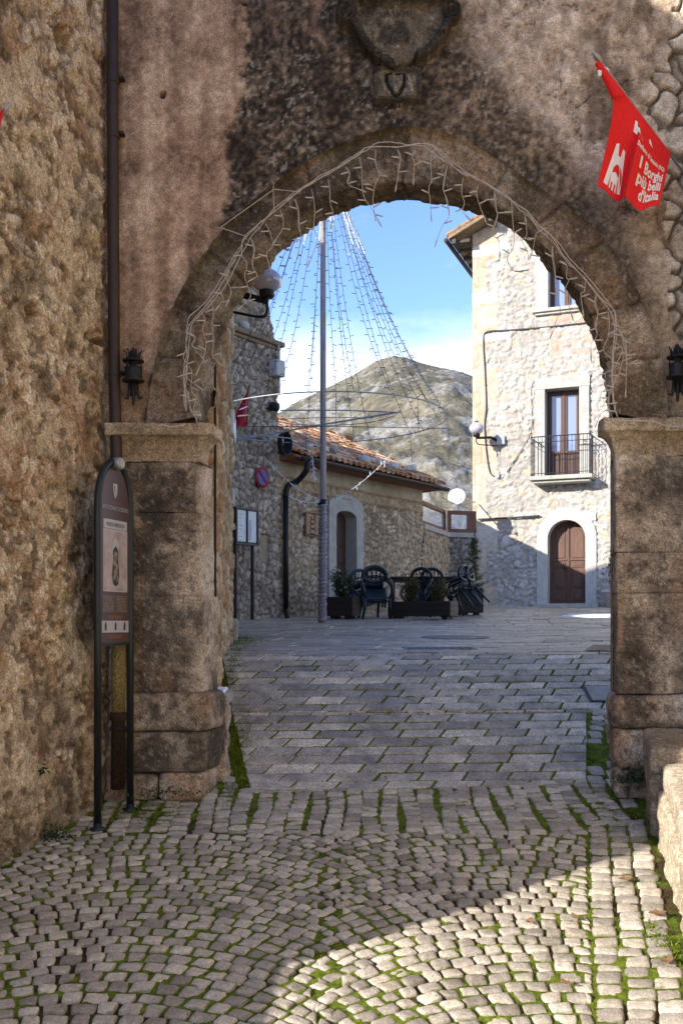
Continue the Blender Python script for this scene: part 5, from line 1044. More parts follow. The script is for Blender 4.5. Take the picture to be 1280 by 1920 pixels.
tl = m.build('tiles', TILE, roof, True, col=True); so = tl.modifiers.new('thick', 'SOLIDIFY'); so.thickness = .016
m = MB()
for k in range(16): m.tube(TW.W([ru0 + .3 + k * .4, ru0 + .3 + k * .4 + .43], [rz1 + .07, rz1 + .06], [rn1, rn1]), .10, 8, pal(TC, A(r.random())))
m.build('ridge_tiles', TILE, roof, True, col=True)
m = MB(); t_ = np.linspace(math.pi, 2 * math.pi, 9); ug = np.linspace(ru0 - .0, ru1 - .02, 12); V_ = np.concatenate([TW.W(u + 0 * t_, ZE - .06 + .075 * np.sin(t_) - .0, rn0 + .09 + .085 * np.cos(t_)) for u in ug]); m.add(V_, [(k * 9 + i, k * 9 + i + 1, (k + 1) * 9 + i + 1, (k + 1) * 9 + i) for k in range(11) for i in range(8)]); gt = m.build('gutter', PIPE, lh, True); so = gt.modifiers.new('thick', 'SOLIDIFY'); so.thickness = .012
ud = tz(536, 1000, .1)[0]; m = MB(); m.tube(crom([TW.W(tz(577, 865, .5)[0], ZE - .1, rn0 + .09), TW.W(tz(576, 885, .5)[0], ZE - .32, rn0 + .05), TW.W(tz(560, 905, .3)[0], ZE - .52, .25), TW.W(tz(545, 912, .2)[0], ZE - .62, .13), TW.W(ud, ZE - .85, .10)], 24), .060, 10); m.tube([TW.W(ud, ZE - .8, .10), TW.W(ud, .28, .10)], .055, 10); m.tube([TW.W(ud, .33, .10), TW.W(ud - .02, .26, .12), TW.W(ud - .45, .12, .50)], [.055, .052, .045], 10); m.build('downpipe', PIPEB, lh, True)
# stones weighing down the tiles
for i, (px, py) in enumerate(((585, 852), (621, 857), (643, 862), (690, 866), (708, 868), (726, 874), (745, 880), (775, 884), (787, 886), (748, 858))):
    s_ = min(.95, max(.05, (i % 3) * .08 + .12)); n_ = rn0 + sl[0] * s_ / sL * sL * .25; u_ = tz(px, py, n_)[0]; n_ = rn0 + sl[0] * s_ * .5; z_ = ZE + sl[1] * s_ * .5 + .17; r_ = np.random.default_rng(90 + i)
    m = MB(); m.rbox(A(.10, .08, .065) * r_.uniform(.7, 1.15), .04, .03, .05, 6, 90 + i, lambda p: TW.W(u_ + p[:, 0], z_ + p[:, 2], n_ + p[:, 1]), lambda w: np.broadcast_to(np.array(lin((196, 190, 182))) * r_.uniform(.6, 1.1), (len(w), 3)))
    tag(m.build('roof_stone', STONE, None, True, col=True), 'rough pale stone weighing down the terracotta tiles near the eaves', 'stone', 'stones weighing down the roof')
# carved sign, number tile, plug
cs = thing('carved_sign', 'carved wooden sign hung on the low house left of its door', 'sign', TW.W(tz(580, 1008)[0], 1.6, .1)); a, b = tz(567, 985)[0], tz(590, 985)[0]; z0, z1 = tz(580, 1006)[1], tz(580, 961)[1]
m = MB(); m.fbox(TW, a, b, z0, z1, .05, .11); brd = m.build('board', SIGNW, cs, bevel=.02); m = MB(); mm_ = (a + b) / 2
for k in range(4): m.tube(TW.W(mm_ + .10 * np.cos(np.linspace(0, 5.5, 14) + k) * (1 - .1 * k), z0 + (z1 - z0) * (.2 + .2 * k) + .06 * np.sin(np.linspace(0, 5.5, 14) + k), .11), .012, 5)
for zz in (z0 + .03, z1 - .03): m.tube(TW.W([a + .03, b - .03], [zz, zz], .11), .012, 5)
m.build('carving', OLDW, brd)
nt_ = thing('number_tile', 'tiny white number tile by the door of the low house', 'number tile', TW.W(tz(597, 972)[0], tz(597, 972)[1], .08)); u, z = tz(597, 972); m = MB(); m.fbox(TW, u - .07, u + .07, z - .06, z + .06, .045, .07); m.build('tile', WHITE, nt_, bevel=.005)
m = MB(); m.fbox(TW, u - .02, u + .04, z - .03, z + .03, .070, .074); m.build('digit', SIGND, nt_)
# ---------------------------------------------------------------- stone tower house at the left
tw = thing('tower_house', 'narrow stone house at the far left with a cornice and a small niche', 'house', (-2.5, 19.5, .1)); TL = uA - 5.5
co0, co1 = tz(430, 611)[1], tz(516, 645)[1]
def tface(U, Z):
    h, c = rubble(U, Z, 7.0, 6.6, 501, ((140, 124, 106), (168, 152, 130), (188, 172, 150), (150, 132, 108), (196, 182, 162)), (110, 96, 80), .055, (.02, .28), 1.6)
    u, z = tz(458, 607); nch = sm(1.05, .95, np.maximum(np.abs(U - u) / .17, np.abs(Z - z - .08) / .27)); h -= .15 * nch; c = mix(c, lin((110, 84, 60)), nch * .7)
    u, z = tz(495, 1028); nch = sm(1.05, .95, np.maximum(np.abs(U - u) / .14, np.abs(Z - z) / .26)); h -= .12 * nch; c = mix(c, lin((96, 92, 88)), nch * .8)
    return h, c
prof = tz(478, 560)[1]
redge = lambda z: TA + np.interp(z, [0, co1, co1 + .01, co1 + .5, co1 + 1.0, co1 + 1.01, 9], [0, 0, -.10, -.22, -.38, -.45, -.5])
rough_wall('wall', tw, RUBBLE, TW, rng_(TL, TA, .026), rng_(-.1, 6.9, .026), tface, lambda u, z: u < redge(z) + .05 * (hsh(np.floor(z * 6), np.floor(z * 0)) - .5))
m = MB(); wc = lin((156, 138, 114)); m.fbox(TW, TL, TA - .03, -.1, co1, -1.2, -.03, wc); m.fbox(TW, TL, TA - .5, co1, 6.85, -1.2, -.04, wc); m.build('wall_core', RUBBLE, tw, col=True)
m = MB(); m.fbox(TW, TL, TA + .10, co1 - .06, co1 + .04, -.2, .14, lin((134, 116, 92))); m.fbox(TW, TL, TA + .04, co1 - .13, co1 - .06, -.2, .08, lin((140, 122, 98))); m.build('cornice', STONE, tw, bevel=.02, col=True)
m = MB(); u, z = tz(456, 611); m.rbox((.09, .06, .07), .03, .04, .02, 5, 7, lambda p: TW.W(u + p[:, 0], z + p[:, 2], .04 + p[:, 1])); m.build('niche_stone', LIME, tw, True)
m = MB(); m.fbox(TW, TA - .62, TA - .32, 6.55, 6.63, -.3, .16, lin((90, 76, 62))); m.build('coping', STONE, tw, col=True)
def tthing(nm, label, cat, px, py): return thing(nm, label, cat, TW.W(*tz(px, py), .05))
ab = tthing('cable_box', 'pale utility box on the right edge of the narrow stone house', 'utility box', 514, 692); u, z = tz(515, 692, .1); m = MB(); m.fbox(TW, u - .10, u + .16, z - .15, z + .17, .02, .24); m.build('case', GREY, ab, bevel=.012); m = MB(); m.tube(TW.W([u + .1] * 2, [z + .17, z + .5], .12), .03, 8); m.tube(TW.W([u + .1] * 2, [z - .5, z - .15], .12), .03, 8); m.build('conduit', GREY, ab, True)
fd = tthing('flood_light', 'small black floodlight at the top of the low house gutter', 'floodlight', 520, 762); u, z = tz(519, 762, .2); m = MB(); m.lathe(TW.W(u, z, .15), [(.02, -.10), (.09, -.08), (.09, .06), (.04, .09)], 14, ax=(.8, -.4, -.2)); m.build('lamp_housing', IRON, fd, True); m = MB(); m.tube([TW.W(u, z, .14), TW.W(u - .12, z - .05, 0)], .02, 6); m.build('bracket', IRON, fd)
ho = tthing('cable_coil', 'black cable coil hanging at the left end of the tiled roof', 'cable coil', 522, 835); u, z = tz(524, 828, .35); m = MB()
for k in range(6): g = np.linspace(0, 6.4, 24); m.tube(TW.W(u + (.11 + .01 * k) * np.cos(g), z - .05 + (.19 + .008 * k) * np.sin(g), .40 + .025 * k), .018, 6)
m.build('coil', CABLEB, ho, True)
np_ = tthing('no_parking_sign', 'round red and blue no parking sign on the narrow stone house', 'traffic sign', 493, 895); u, z = tz(493, 895, .12); ax = (*TW.n, 0)
m = MB(); m.lathe(TW.W(u, z, .10), [(.205, 0), (.205, .012)], 32, ax=ax); dsc = m.build('disc', SRED, np_, True); m = MB(); m.lathe(TW.W(u, z, .112), [(.155, 0), (.155, .006)], 32, ax=ax); m.build('blue_field', BLUE, dsc); m = MB(); m.tube(TW.W([u - .12, u + .12], [z + .12, z - .12], .118), .024, 4); m.build('red_bar', SRED, dsc); m = MB(); m.fbox(TW, u - .03, u + .03, z - .05, z + .05, .0, .10); m.build('bracket', GALV, np_)
nb = tthing('notice_board', 'glazed notice board with papers on a dark post before the narrow stone house', 'notice board', 462, 1020); n_ = .35; u0, u1 = tz(441, 985, n_)[0], tz(483, 985, n_)[0]; z0, z1 = tz(462, 1022, n_)[1], tz(462, 953, n_)[1]
m = MB(); m.fbox(TW, u0, u1, z0, z1, n_ - .06, n_ + .0); m.build('back', DARKM, nb); m = MB(); w_ = .035
for a in ((u0, u1, z0, z0 + w_), (u0, u1, z1 - w_, z1), (u0, u0 + w_, z0 + w_, z1 - w_), (u1 - w_, u1, z0 + w_, z1 - w_), ((u0 + u1) / 2 - .015, (u0 + u1) / 2 + .015, z0 + w_, z1 - w_)): m.fbox(TW, *a, n_ + .0, n_ + .03)
m.build('frame', DARKM, nb)
mid = (u0 + u1) / 2; m = MB(); m.fbox(TW, u0 + .05, mid - .03, z0 + .06, z1 - .05, n_ + .001, n_ + .010); m.build('paper', PAPER, nb); m = MB(); m.fbox(TW, mid + .03, u1 - .05, z0 + .06, z1 - .05, n_ + .001, n_ + .010); m.build('paper', PAPER, nb); m = MB(); m.fbox(TW, mid + .06, u1 - .20, z0 + .10, z0 + .48, n_ + .010, n_ + .014); m.build('leaflet', PAPERL, nb)
m = MB()
for k in range(9): m.fbox(TW, u0 + .09, mid - .10 - .05 * (k % 3), z1 - .13 - k * .07, z1 - .124 - k * .07, n_ + .010, n_ + .012)
m.build('print', SIGND, nb)
up = tz(473, 1100, n_ - .03)[0]; m = MB(); m.tube([TW.W(up, .0, n_ - .03), TW.W(up, z0 + .05, n_ - .03)], .035, 8); m.tube([TW.W(u0 + .03, .0, n_ - .03), TW.W(u0 + .03, z0 + .05, n_ - .03)], .035, 8); m.build('posts', PIPEB, nb)
mb_ = tthing('meter_box', 'small cream meter box above the notice board', 'meter box', 433, 932); u, z = tz(433, 931, .2); m = MB(); m.fbox(TW, u - .13, u + .12, z - .14, z + .16, .02, .20); m.build('case', LIME, mb_, bevel=.015); m = MB(); m.fbox(TW, u - .08, u + .07, z - .05, z + .10, .20, .212); m.build('lid', GREY, mb_, bevel=.006); m = MB(); m.tube(TW.W([u - .03] * 2, [z + .16, z + 2.2], .06), .018, 6); m.build('conduit', GREY, mb_)
f3 = tthing('flag', 'dark red pointed flag hanging on the wall of the narrow stone house', 'flag', 460, 770); q_ = [P(467, 728, 18.9), P(430, 800, 18.7), P(463, 797, 18.9), P(463, 745, 18.95)]
g = crom([P(467, 728, 18.9), P(452, 755, 18.82), P(438, 782, 18.74), P(430, 801, 18.7)], 16); h2 = crom([P(467, 728, 18.95), P(466, 755, 18.95), P(465, 780, 18.95), P(463, 798, 18.95)], 16); V_ = []
for k in range(9): t_ = k / 8; V_.append(g * (1 - t_) + h2 * t_ + A(0, 1, 0) * (.06 * np.sin(t_ * 9) * np.linspace(.2, 1, 16))[:, None])
V_ = np.array(V_).reshape(-1, 3); i = np.arange(9 * 16).reshape(9, 16); o = mk('cloth', V_, np.stack([i[:-1, :-1], i[:-1, 1:], i[1:, 1:], i[1:, :-1]], -1).reshape(-1, 4), CRIM, f3, True); m = MB(); m.tube([P(468, 722, 18.95), TW.W(tz(440, 812)[0], tz(440, 812)[1], 0)], .015, 6); m.build('pole', OLDW, f3)
for (x0, y0, x1, y1) in ((449, 768, 464, 762), (446, 780, 464, 778), (434, 796, 440, 788)): m = MB(); m.tube([P(x0, y0, 18.55), P(x1, y1, 18.78)], .012, 4); m.build('white_print', WHITE, o)
# ---------------------------------------------------------------- house behind the gate at the left
gh = thing('gate_house', 'narrow strip of an ochre stone house just behind the left side of the arch', 'house', (-2, 12, -.8)); GHF = Fr((-1.30, 7.95), (-.45, 7.9)); GHL = 7.95
GHF = Fr((-1.16, 8.7), (-.26, 3.8)); GHL = float(np.hypot(.26, 3.8))
def ghf(U, Z):
    h, c = rubble(U, Z, 3.6, 4.6, 601, ((150, 120, 80), (184, 156, 112), (206, 180, 138), (160, 112, 66), (190, 168, 128)), (140, 112, 76), .09, (.02, .35), 1.6); return h, c
rough_wall('wall', gh, RUBBLE, GHF, rng_(-.8, GHL, .03), rng_(-1.6, 6.5, .03), ghf)
m = MB(); m.fbox(GHF, -.8, GHL, -1.8, 6.5, -4, -.1, lin((160, 132, 92))); m.fbox(GHF, GHL, GHL + 3.4, -1.8, 3.95, -1.9, -1.6, lin((160, 132, 92))); m.fbox(GHF, GHL + 1.3, GHL + 5, -1.8, 9.0, -8, -3.6, lin((160, 132, 92))); m.build('wall_core', RUBBLE, gh, col=True)  # includes an unseen yard wall and tall wing added to shade pole and square
cb = MB(); u = GHF.pu(398.5, .08); cb.tube([GHF.W(u, 5, .1), GHF.W(u, GHF.pz(398, 1130, .1), .1)], .012, 6); tag(cb.build('hanging_cable', CABLEB), 'black cable running straight down the ochre wall behind the left pier', 'cable')
wp = thing('wall_plaque', 'blank white plaque on the ochre wall behind the arch', 'plaque', GHF.W(GHL - .3, 4, .1)); u0, u1 = GHL - .75, GHL - .06; z0, z1 = GHF.pz(424, 741, .1), GHF.pz(424, 688, .1); m = MB(); m.fbox(GHF, u0, u1, z0, z1, .05, .10); m.build('board', WHITE, wp, bevel=.01); m = MB(); m.fbox(GHF, u0 + .1, u0 + .2, z1 - .12, z1 - .02, .10, .11); m.build('clip', GREY, wp)
m = MB(); ub = GHF.pu(424, .15); m.rbox((.10, .07, .15), .03, .04, .02, 5, 77, lambda p: GHF.W(GHL - .08 + p[:, 0], float(gz(-1.4, 12.4)) + .12 + p[:, 2], .05 + p[:, 1]), lambda w: oldstone(w, 9, 0, .2) * .4 + .6 * np.array(lin((176, 166, 150)))); tag(m.build('corner_stone', STONE, None, True, col=True), 'small pale guard stone at the foot of the ochre house corner', 'guard stone')
fo = P(455, 556, 11.0); globe_lamp('globe_lamp', 'large opal globe lamp on a black arm beyond the left of the arch', P(500, 526, 11.0), P(428, 556, 11.2), .168, GLOBE, .76)
# ---------------------------------------------------------------- terrace wall and glazed screen
tr = thing('terrace_wall', 'low rubble wall under the glazed screen between the two houses', 'wall', (2.7, 26.5, .3))
S1, S2, S3 = A(1.98, 24.6), A(2.90, 27.1), A(3.72, 27.3)
for a, b, sd in ((S1, S2, 701), (S2, S3, 702)):
    fr_ = Fr(a, b - a); ln = float(np.hypot(*(b - a))); zt2 = 2.36
    rough_wall('wall', tr, RUBBLE, fr_, rng_(0, ln, .03), rng_(.0, zt2, .03), lambda U, Z: rubble(U, Z, 5.4, 6.8, sd, STC if sd == 701 else ((120, 112, 104), (146, 138, 128), (160, 150, 140)), (110, 94, 72), .05, (.02, .3), 1.5))  # second stretch in darker greys, its shade put into the colour
    m = MB(); m.fbox(fr_, 0, ln, 0, zt2, -.30, -.03, lin((150, 130, 104))); m.build('wall_core', RUBBLE, tr, col=True)
    m = MB(); m.fbox(fr_, -.02 if sd == 702 else .05, ln + .0, zt2, zt2 + .13, -.32, .07); m.build('coping', LIMEG, tr, bevel=.01)
sc_ = thing('glazed_screen', 'brown framed glass wind screen standing on the low terrace wall', 'screen', (2.9, 27, 2.5))
for a, b in ((S1, S2), (S2, S3)):
    fr_ = Fr(a, b - a); ln = float(np.hypot(*(b - a))); z0, z1 = 2.50, 3.10; w_ = .10; m = MB()
    for q in ((0.02, ln, z0, z0 + w_), (.02, ln, z1 - w_, z1), (.02, .34 if a is S1 else .02 + w_, z0 + w_, z1 - w_), (ln - (.26 if a is S2 else w_), ln, z0 + w_, z1 - w_)): m.fbox(fr_, *q, -.16, -.06)
    m.build('frame', BRNW, sc_, bevel=.008); m = MB(); m.fbox(fr_, .1, ln - .1, z0 + .08, z1 - .08, -.115, -.105); m.build('pane', PANE, sc_)
def rhf(U, Z): h, c = rubble(U, Z, 3.0, 3.8, 651, ((170, 150, 120), (190, 172, 142), (204, 188, 160), (176, 148, 112)), (180, 162, 134), .05, (.02, .3), 1.5); return h + .03, c
rough_wall('stone_facing', rh, RUBBLE, RF, rng_(0, 11.5, .045), rng_(-2.2, 6.2, .045), rhf)  # facing of the added house that bounces light
# ================================================================ Christmas light cone on its pole
YP = 17.6; PB_ = P(604, 1167, YP); PB_[2] = float(gz(PB_[0], YP)) - .02
tree = thing('light_tree', 'tall wooden pole carrying a cone of Christmas light strings over hoops', 'light tree', PB_)
ap = P(607, 284, YP); cx_, cy_ = PB_[0] + .02, YP
m = MB(); m.tube([PB_, P(605.5, 945, YP), P(605.5, 690, YP), P(605.5, 300, YP)], [.066, .056, .052, .045], 12); m.build('pole', POLEM, tree, True)
r = np.random.default_rng(44); m = MB(); z0, z1 = PB_[2] + .05, P(0, 945, YP)[2]
for s_ in range(3):
    t = np.linspace(0, 1, 420); g = t * 6.283 * (26 + 3 * s_) + s_; rad = .074 + .008 * np.sin(t * 90 + s_); m.tube(np.stack([PB_[0] + .01 * t + rad * np.cos(g), YP + rad * np.sin(g), z0 + (z1 - z0) * t], 1), .008, 4)
m.build('wrapped_lights', M('lilac_cable', (.30, .27, .34), .4, 0, .5, .3, 60), tree)
m = MB(); m.lathe(A(PB_[0] + .01, YP, P(0, 943, YP)[2]), [(.06, -.05), (.085, -.03), (.085, .04), (.06, .06)], 12); m.build('tie', CABLEB, tree, True)
HZ = 3.60; RH = 2.18
def hoop(R_, z, tilt, c=(0, 0), a0=0, a1=6.283, rad=.010):
    g = np.linspace(a0, a1, 64); m = MB(); m.tube(np.stack([cx_ + c[0] + R_ * np.cos(g), cy_ + c[1] + R_ * np.sin(g), z + tilt * np.cos(g)], 1), rad, 6); m.build('hoop', GALV, tree, True)
hoop(RH, HZ, .05, a0=-.02, a1=6.2); hoop(1.35, HZ + .16, .0, (.0, -.1), -.1, 2.6, .008)
for a, b, rd in (((430, 828), (752, 772), .016), ((525, 769), (752, 773), .012), ((430, 800), (838, 803), .007), ((520, 786), (700, 783), .006), ((452, 817), (560, 823), .012)):
    m = MB(); m.tube([P(*a, YP - .5), P((a[0] + b[0]) / 2, (a[1] + b[1]) / 2 - 2, YP - .1), P(*b, YP + .4)], rd, 6); m.build('cross_bar', GALV if rd > .011 else CABLEG, tree)
angs = np.array([-.05, .22, .55, .72, 1.15, 1.3, 1.75, 2.3, 2.75, 3.25, 3.42, 3.85, 4.15, 4.4, 4.62, 4.82, 4.95, 5.25, 5.5, 5.62, 5.85, 6.05])
for i, g in enumerate(angs):
    bot = A(cx_ + RH * math.cos(g), cy_ + RH * math.sin(g), HZ + .05 * math.cos(g)); n = 26; t = np.linspace(0, 1, n)[:, None]
    pts = ap * (1 - t) + bot * t; pts[:, 2] -= (.22 + .1 * r.random()) * np.sin(t[:, 0] * math.pi) * .6; pts[:, :2] -= (pts[:, :2] - A(cx_, cy_)) * (.10 * np.sin(t * math.pi))
    if i % 3 == 0: tail = bot + A(r.normal(0, .03), 0, -r.uniform(.3, .75)); pts = np.concatenate([pts, [bot * .5 + tail * .5, tail]])
    m = MB(); m.tube(pts, .0045, 4); L_ = np.linalg.norm(pts[-1] - pts[0]); m2 = MB(); split = r.uniform(.18, .36)
    for k in range(int(L_ / .15)):
        q_ = k / int(L_ / .15); p = A(*[np.interp(q_, np.linspace(0, 1, len(pts)), pts[:, j]) for j in range(3)]); s_ = -1 if k % 2 else 1; d_ = A(s_ * r.uniform(.03, .075), r.normal(0, .02), r.uniform(-.02, .012)); (m2 if q_ < split else m).tube([p, p + d_], [.005, .007], 4)
    tp = pts[:int(n * split) + 1]; m2.tube(tp + A(.008, -.008, 0), .009, 4)
    so_ = m.build('light_strand', CABLEG, tree); m2.build('pale_sunlit_strand', SUNPALE, so_)  # upper strand in a bright colour standing in for sunlight
# loose garlands from the tie up to the hoop
for a, b, sag in (((608, 942), (735, 850), .12), ((605, 940), (500, 862), .10), ((602, 941), (540, 930), .05), ((585, 850), (590, 905), .02)):
    p0, p1 = P(*a, YP - .05), P(*b, YP - .6); t = np.linspace(0, 1, 20)[:, None]; q_ = p0 * (1 - t) + p1 * t; q_[:, 2] -= sag * np.sin(t[:, 0] * math.pi); m = MB(); m.tube(q_, .005, 4)
    for k in range(1, 19): m.tube([q_[k], q_[k] + A(r.normal(0, .03), 0, r.normal(0, .04))], [.005, .007], 4)
    m.build('garland', SUNPALE, tree)
# ================================================================ planters, shrubs, chairs and tables
def planter(px0, px1, Y, py_top, dpt, label, seed, yaw=0.):
    x0, x1 = (px0 - CX) / F * Y, (px1 - CX) / F * Y; zb = float(gz(x0, Y)); zt_ = (HY - py_top) / F * Y; w, h = (x1 - x0) / math.cos(yaw), zt_ - zb; fr_ = Fr((x0, Y), (math.cos(yaw), math.sin(yaw))); t = thing('planter', label, 'planter', ((x0 + x1) / 2, Y + dpt / 2, zb), 'wooden planters on the square'); z0 = zb + .06
    for kind, sides in (('side_board', ((.0, w, -.03, 0), (0, w, -dpt, -dpt + .03))), ('end_board', ((.004, .034, -dpt + .031, -.031), (w - .034, w + .006, -dpt, -.031)))):
        for u0, u1, n0, n1 in sides:
            m = MB()
            for k in range(3): m.fbox(fr_, u0, u1, z0 + (h - .06) * k / 3 + .002, z0 + (h - .06) * (k + 1) / 3 - .002, n0, n1)
            m.build(kind, PLANT if kind == 'side_board' else PLANTE, t, bevel=.006)
    m = MB()
    for a in (.08, w - .18): m.fbox(fr_, a, a + .10, zb - .03, z0, -dpt + .05, -.05)
    m.build('feet', PLANT, t); m = MB(); m.fbox(fr_, .03, w - .03, zt_ - .12, zt_ - .06, -dpt + .03, -.03); m.build('soil', M('soil', (.035, .025, .018), .95, bump=.01, bscale=40), t); return fr_, w, zt_
def shrub(name, label, c, rx, ry, h, n, seed, mats, size=.035, group=None, flowers=0):
    r = np.random.default_rng(seed); t = thing(name, label, 'shrub' if 'shrub' in name else 'plant', c, group); c = np.array(c, float); m = MB(); ends = []
    for k in range(14):
        a = r.uniform(0, 6.28); e = c + A(math.cos(a) * rx * r.uniform(.2, 1), math.sin(a) * ry * r.uniform(.2, 1), h * r.uniform(.55, 1.05)); q_ = crom([c + A(*r.normal(0, .03, 2), 0), (c + e) / 2 + A(*r.normal(0, .03, 2), .06), e], 8); m.tube(q_, np.linspace(.008, .003, 8), 4); ends.append(q_)
    m.build('stems', STEM, t); ends = np.concatenate([e[2:] for e in ends])
    for k, (mt, share) in enumerate(mats):
        p = ends[r.integers(0, len(ends), int(n * share))] + r.normal(0, 1, (int(n * share), 3)) * A(.05, .05, .05); v, f = leaves(p, size, seed + k); mk('foliage', v, f, mt, t)
    if flowers:
        p = ends[r.integers(0, len(ends), flowers)] + r.normal(0, .05, (flowers, 3)); v, f = leaves(p, .035, seed + 9, asp=.9); mk('flowers', v, f, FLOW, t)
    return t
YA = 19.0
f1_, w1_, zt1 = planter(610, 660, 19.4, 1119, .42, 'short dark wooden planter beside the pole', 1, -.38)
f2_, w2_, zt2_ = planter(727, 838, 19.3, 1128, .50, 'long dark wooden planter with a pale board end, in front of the chairs', 2, -.42)
f3_, w3_, zt3 = planter(862, 906, 21.3, 1103, .45, 'small black planter box behind the chairs by the sunlit house', 3)
def on(fr_, u, n, z): return fr_.W(u, z, n)
shrub('shrub', 'green shrub with small white flowers in the short planter beside the pole', on(f1_, w1_ * .42, -.22, zt1 - .08), .27, .17, .58, 3600, 1, ((LEAFD, .6), (LEAFG, .4)), .032, 'shrubs in the planters', 70)
shrub('shrub', 'taller ochre green shrub in the left half of the long planter', on(f2_, w2_ * .30, -.24, zt2_ - .08), .22, .15, .62, 3400, 2, ((LEAFG, .55), (LEAFR, .3), (LEAFD, .15)), .032, 'shrubs in the planters')
shrub('shrub', 'lower reddish shrub in the right half of the long planter', on(f2_, w2_ * .76, -.24, zt2_ - .08), .25, .15, .48, 3200, 3, ((LEAFG, .45), (LEAFR, .4), (LEAFD, .15)), .032, 'shrubs in the planters')
# small conifer climbing the corner by the sunlit house
r = np.random.default_rng(12); cl = thing('creeper', 'slender green creeper growing up the wall corner by the sunlit house', 'plant', P(888, 1130, 26.6)); m = MB(); b0 = P(890, 1118, 26.6); tp = P(887, 1010, 26.6)
m.tube(crom([b0, b0 * .5 + tp * .5 + A(.03, 0, 0), tp], 14), .012, 5); pts = []
for k in range(46):
    t = r.random(); p = b0 * (1 - t) + tp * t; L_ = (.42 * (1 - t) + .10) * r.uniform(.5, 1); a = r.uniform(0, 6.28); e = p + A(math.cos(a) * L_, -abs(math.sin(a)) * .25, .12 * r.normal()); m.tube([p, e], .005, 4); pts.append(p + (e - p) * r.random((34, 1)) + r.normal(0, .03, (34, 3)))
m.build('stems', STEM, cl); v, f = leaves(np.concatenate(pts), .05, 8); mk('foliage', v, f, LEAFG, cl)
# stacking garden chair
def make_chair(label):
    t = thing('garden_chair', label, 'chair', (0, 0, 0), 'dark green plastic chairs')
    m = MB(); g = np.linspace(-1, 1, 9); Uu, Vv = np.meshgrid(g, g); X = Uu * .24 * (1 - .06 * Vv); Yv = Vv * .23; Z = .43 - .03 * (1 - Uu ** 2) + .02 * Vv ** 2 - .015 * Vv
    i = np.arange(81).reshape(9, 9); m.add(np.stack([X, -Yv, Z], -1), np.stack([i[:-1, :-1], i[:-1, 1:], i[1:, 1:], i[1:, :-1]], -1).reshape(-1, 4)); o = m.build('seat', CHAIR, t, True); so = o.modifiers.new('thick', 'SOLIDIFY'); so.thickness = .018
    # backrest: wide oval rim round an open middle crossed by a pierced band, and a solid lower apron
    g = np.linspace(0, 6.283, 33); m = MB(); bx_ = lambda x, z: A(x, .23 + (z - .43) * .22 + .05 * (1 - (x / .26) ** 2), z); m.tube([bx_(.235 * np.cos(a), .71 + .145 * np.sin(a)) for a in g], .036, 8); bk = m.build('backrest', CHAIR, t, True)
    m = MB()
    for x in (-.16, -.10, -.05, 0, .05, .10, .16): m.tube([bx_(x, .43), bx_(x * 1.05, .58)], .026, 6)
    for x in (-.13, -.045, .045, .13): m.tube([bx_(x, .56), bx_(x, .82)], .011, 5)
    m.tube([bx_(x, .66 + .02 * (1 - (x / .24) ** 2)) for x in np.linspace(-.23, .23, 9)], .016, 6); m.build('slats', CHAIR, bk, True)
    for sx in (-1, 1):
        m = MB(); m.tube([(sx * .23, -.21, .44), (sx * .26, -.25, .2), (sx * .285, -.28, 0)], [.030, .026, .020], 8); m.build('leg', CHAIR, t, True)
        m = MB(); m.tube([(sx * .22, .21, .44), (sx * .25, .29, .2), (sx * .27, .35, 0)], [.030, .026, .020], 8); m.build('leg', CHAIR, t, True)
        m = MB(); m.tube(crom([(sx * .235, .28, .66), (sx * .28, .1, .66), (sx * .285, -.12, .645), (sx * .27, -.22, .58), (sx * .235, -.21, .44)], 18), [.024] * 18, 8); m.build('armrest', CHAIR, t, True)
    return t
ch0 = make_chair('x')
def copy_tree(o, parent=None):
    c = o.copy(); COL.objects.link(c)
    if parent is not None: c.parent = parent
    for k in [x for x in bpy.data.objects if x.parent == o]: copy_tree(k, c)
    return c
def chair(px, py, Y, rot, label, first=[True]):
    o = ch0 if first[0] else copy_tree(ch0); first[0] = False
    o.location = Vector(P(px, py, Y).tolist()); o.rotation_mode = 'XYZ'; o.rotation_euler = tuple(math.radians(a) for a in rot); o['label'] = label; return o
chair(702, 1152, 19.5, (24, 0, 8), 'dark green plastic chair tipped forward, its oval back highest, left of the tables')
chair(699, 1154, 19.9, (30, 0, 12), 'dark green plastic chair stacked close behind the tipped chair with the highest oval back')
chair(672, 1152, 20.3, (38, -14, 38), 'dark green plastic chair leaning low to the left behind the short planter')
chair(797, 1150, 20.6, (34, 0, -35), 'dark green plastic chair leaning on the table above the middle of the long planter')
chair(815, 1150, 20.8, (34, 0, -30), 'dark green plastic chair leaning on the table behind the lower reddish shrub')
chair(868, 1146, 20.4, (20, 8, -118), 'dark green plastic chair tipped against the right end of the table')
chair(884, 1146, 20.6, (24, 10, -112), 'rightmost dark green plastic chair, tipped against its neighbour by the black planter box')
def table(px0, px1, Y, label):
    x0, x1 = (px0 - CX) / F * Y, (px1 - CX) / F * Y; zb = float(gz(x0, Y)); t = thing('cafe_table', label, 'table', ((x0 + x1) / 2, Y + .3, zb), 'dark cafe tables'); z = (HY - 1081) / F * Y
    m = MB(); m.box(x0, x1, Y, Y + .75, z - .035, z); m.build('table_top', TABLE, t, bevel=.006)
    m = MB(); m.box(x0 + .06, x1 - .06, Y + .06, Y + .69, z - .10, z - .036); m.build('apron', TABLE, t)
    for x in (x0 + .06, x1 - .06):
        for y in (Y + .06, Y + .69): m = MB(); m.box(x - .03, x + .03, y - .03, y + .03, zb - .02, z - .101); m.build('leg', TABLE, t)
table(732, 808, 20.7, 'dark wooden cafe table behind the long planter, the left of the two'); table(812, 874, 21.0, 'dark wooden cafe table behind the chairs on the right, the right of the two')
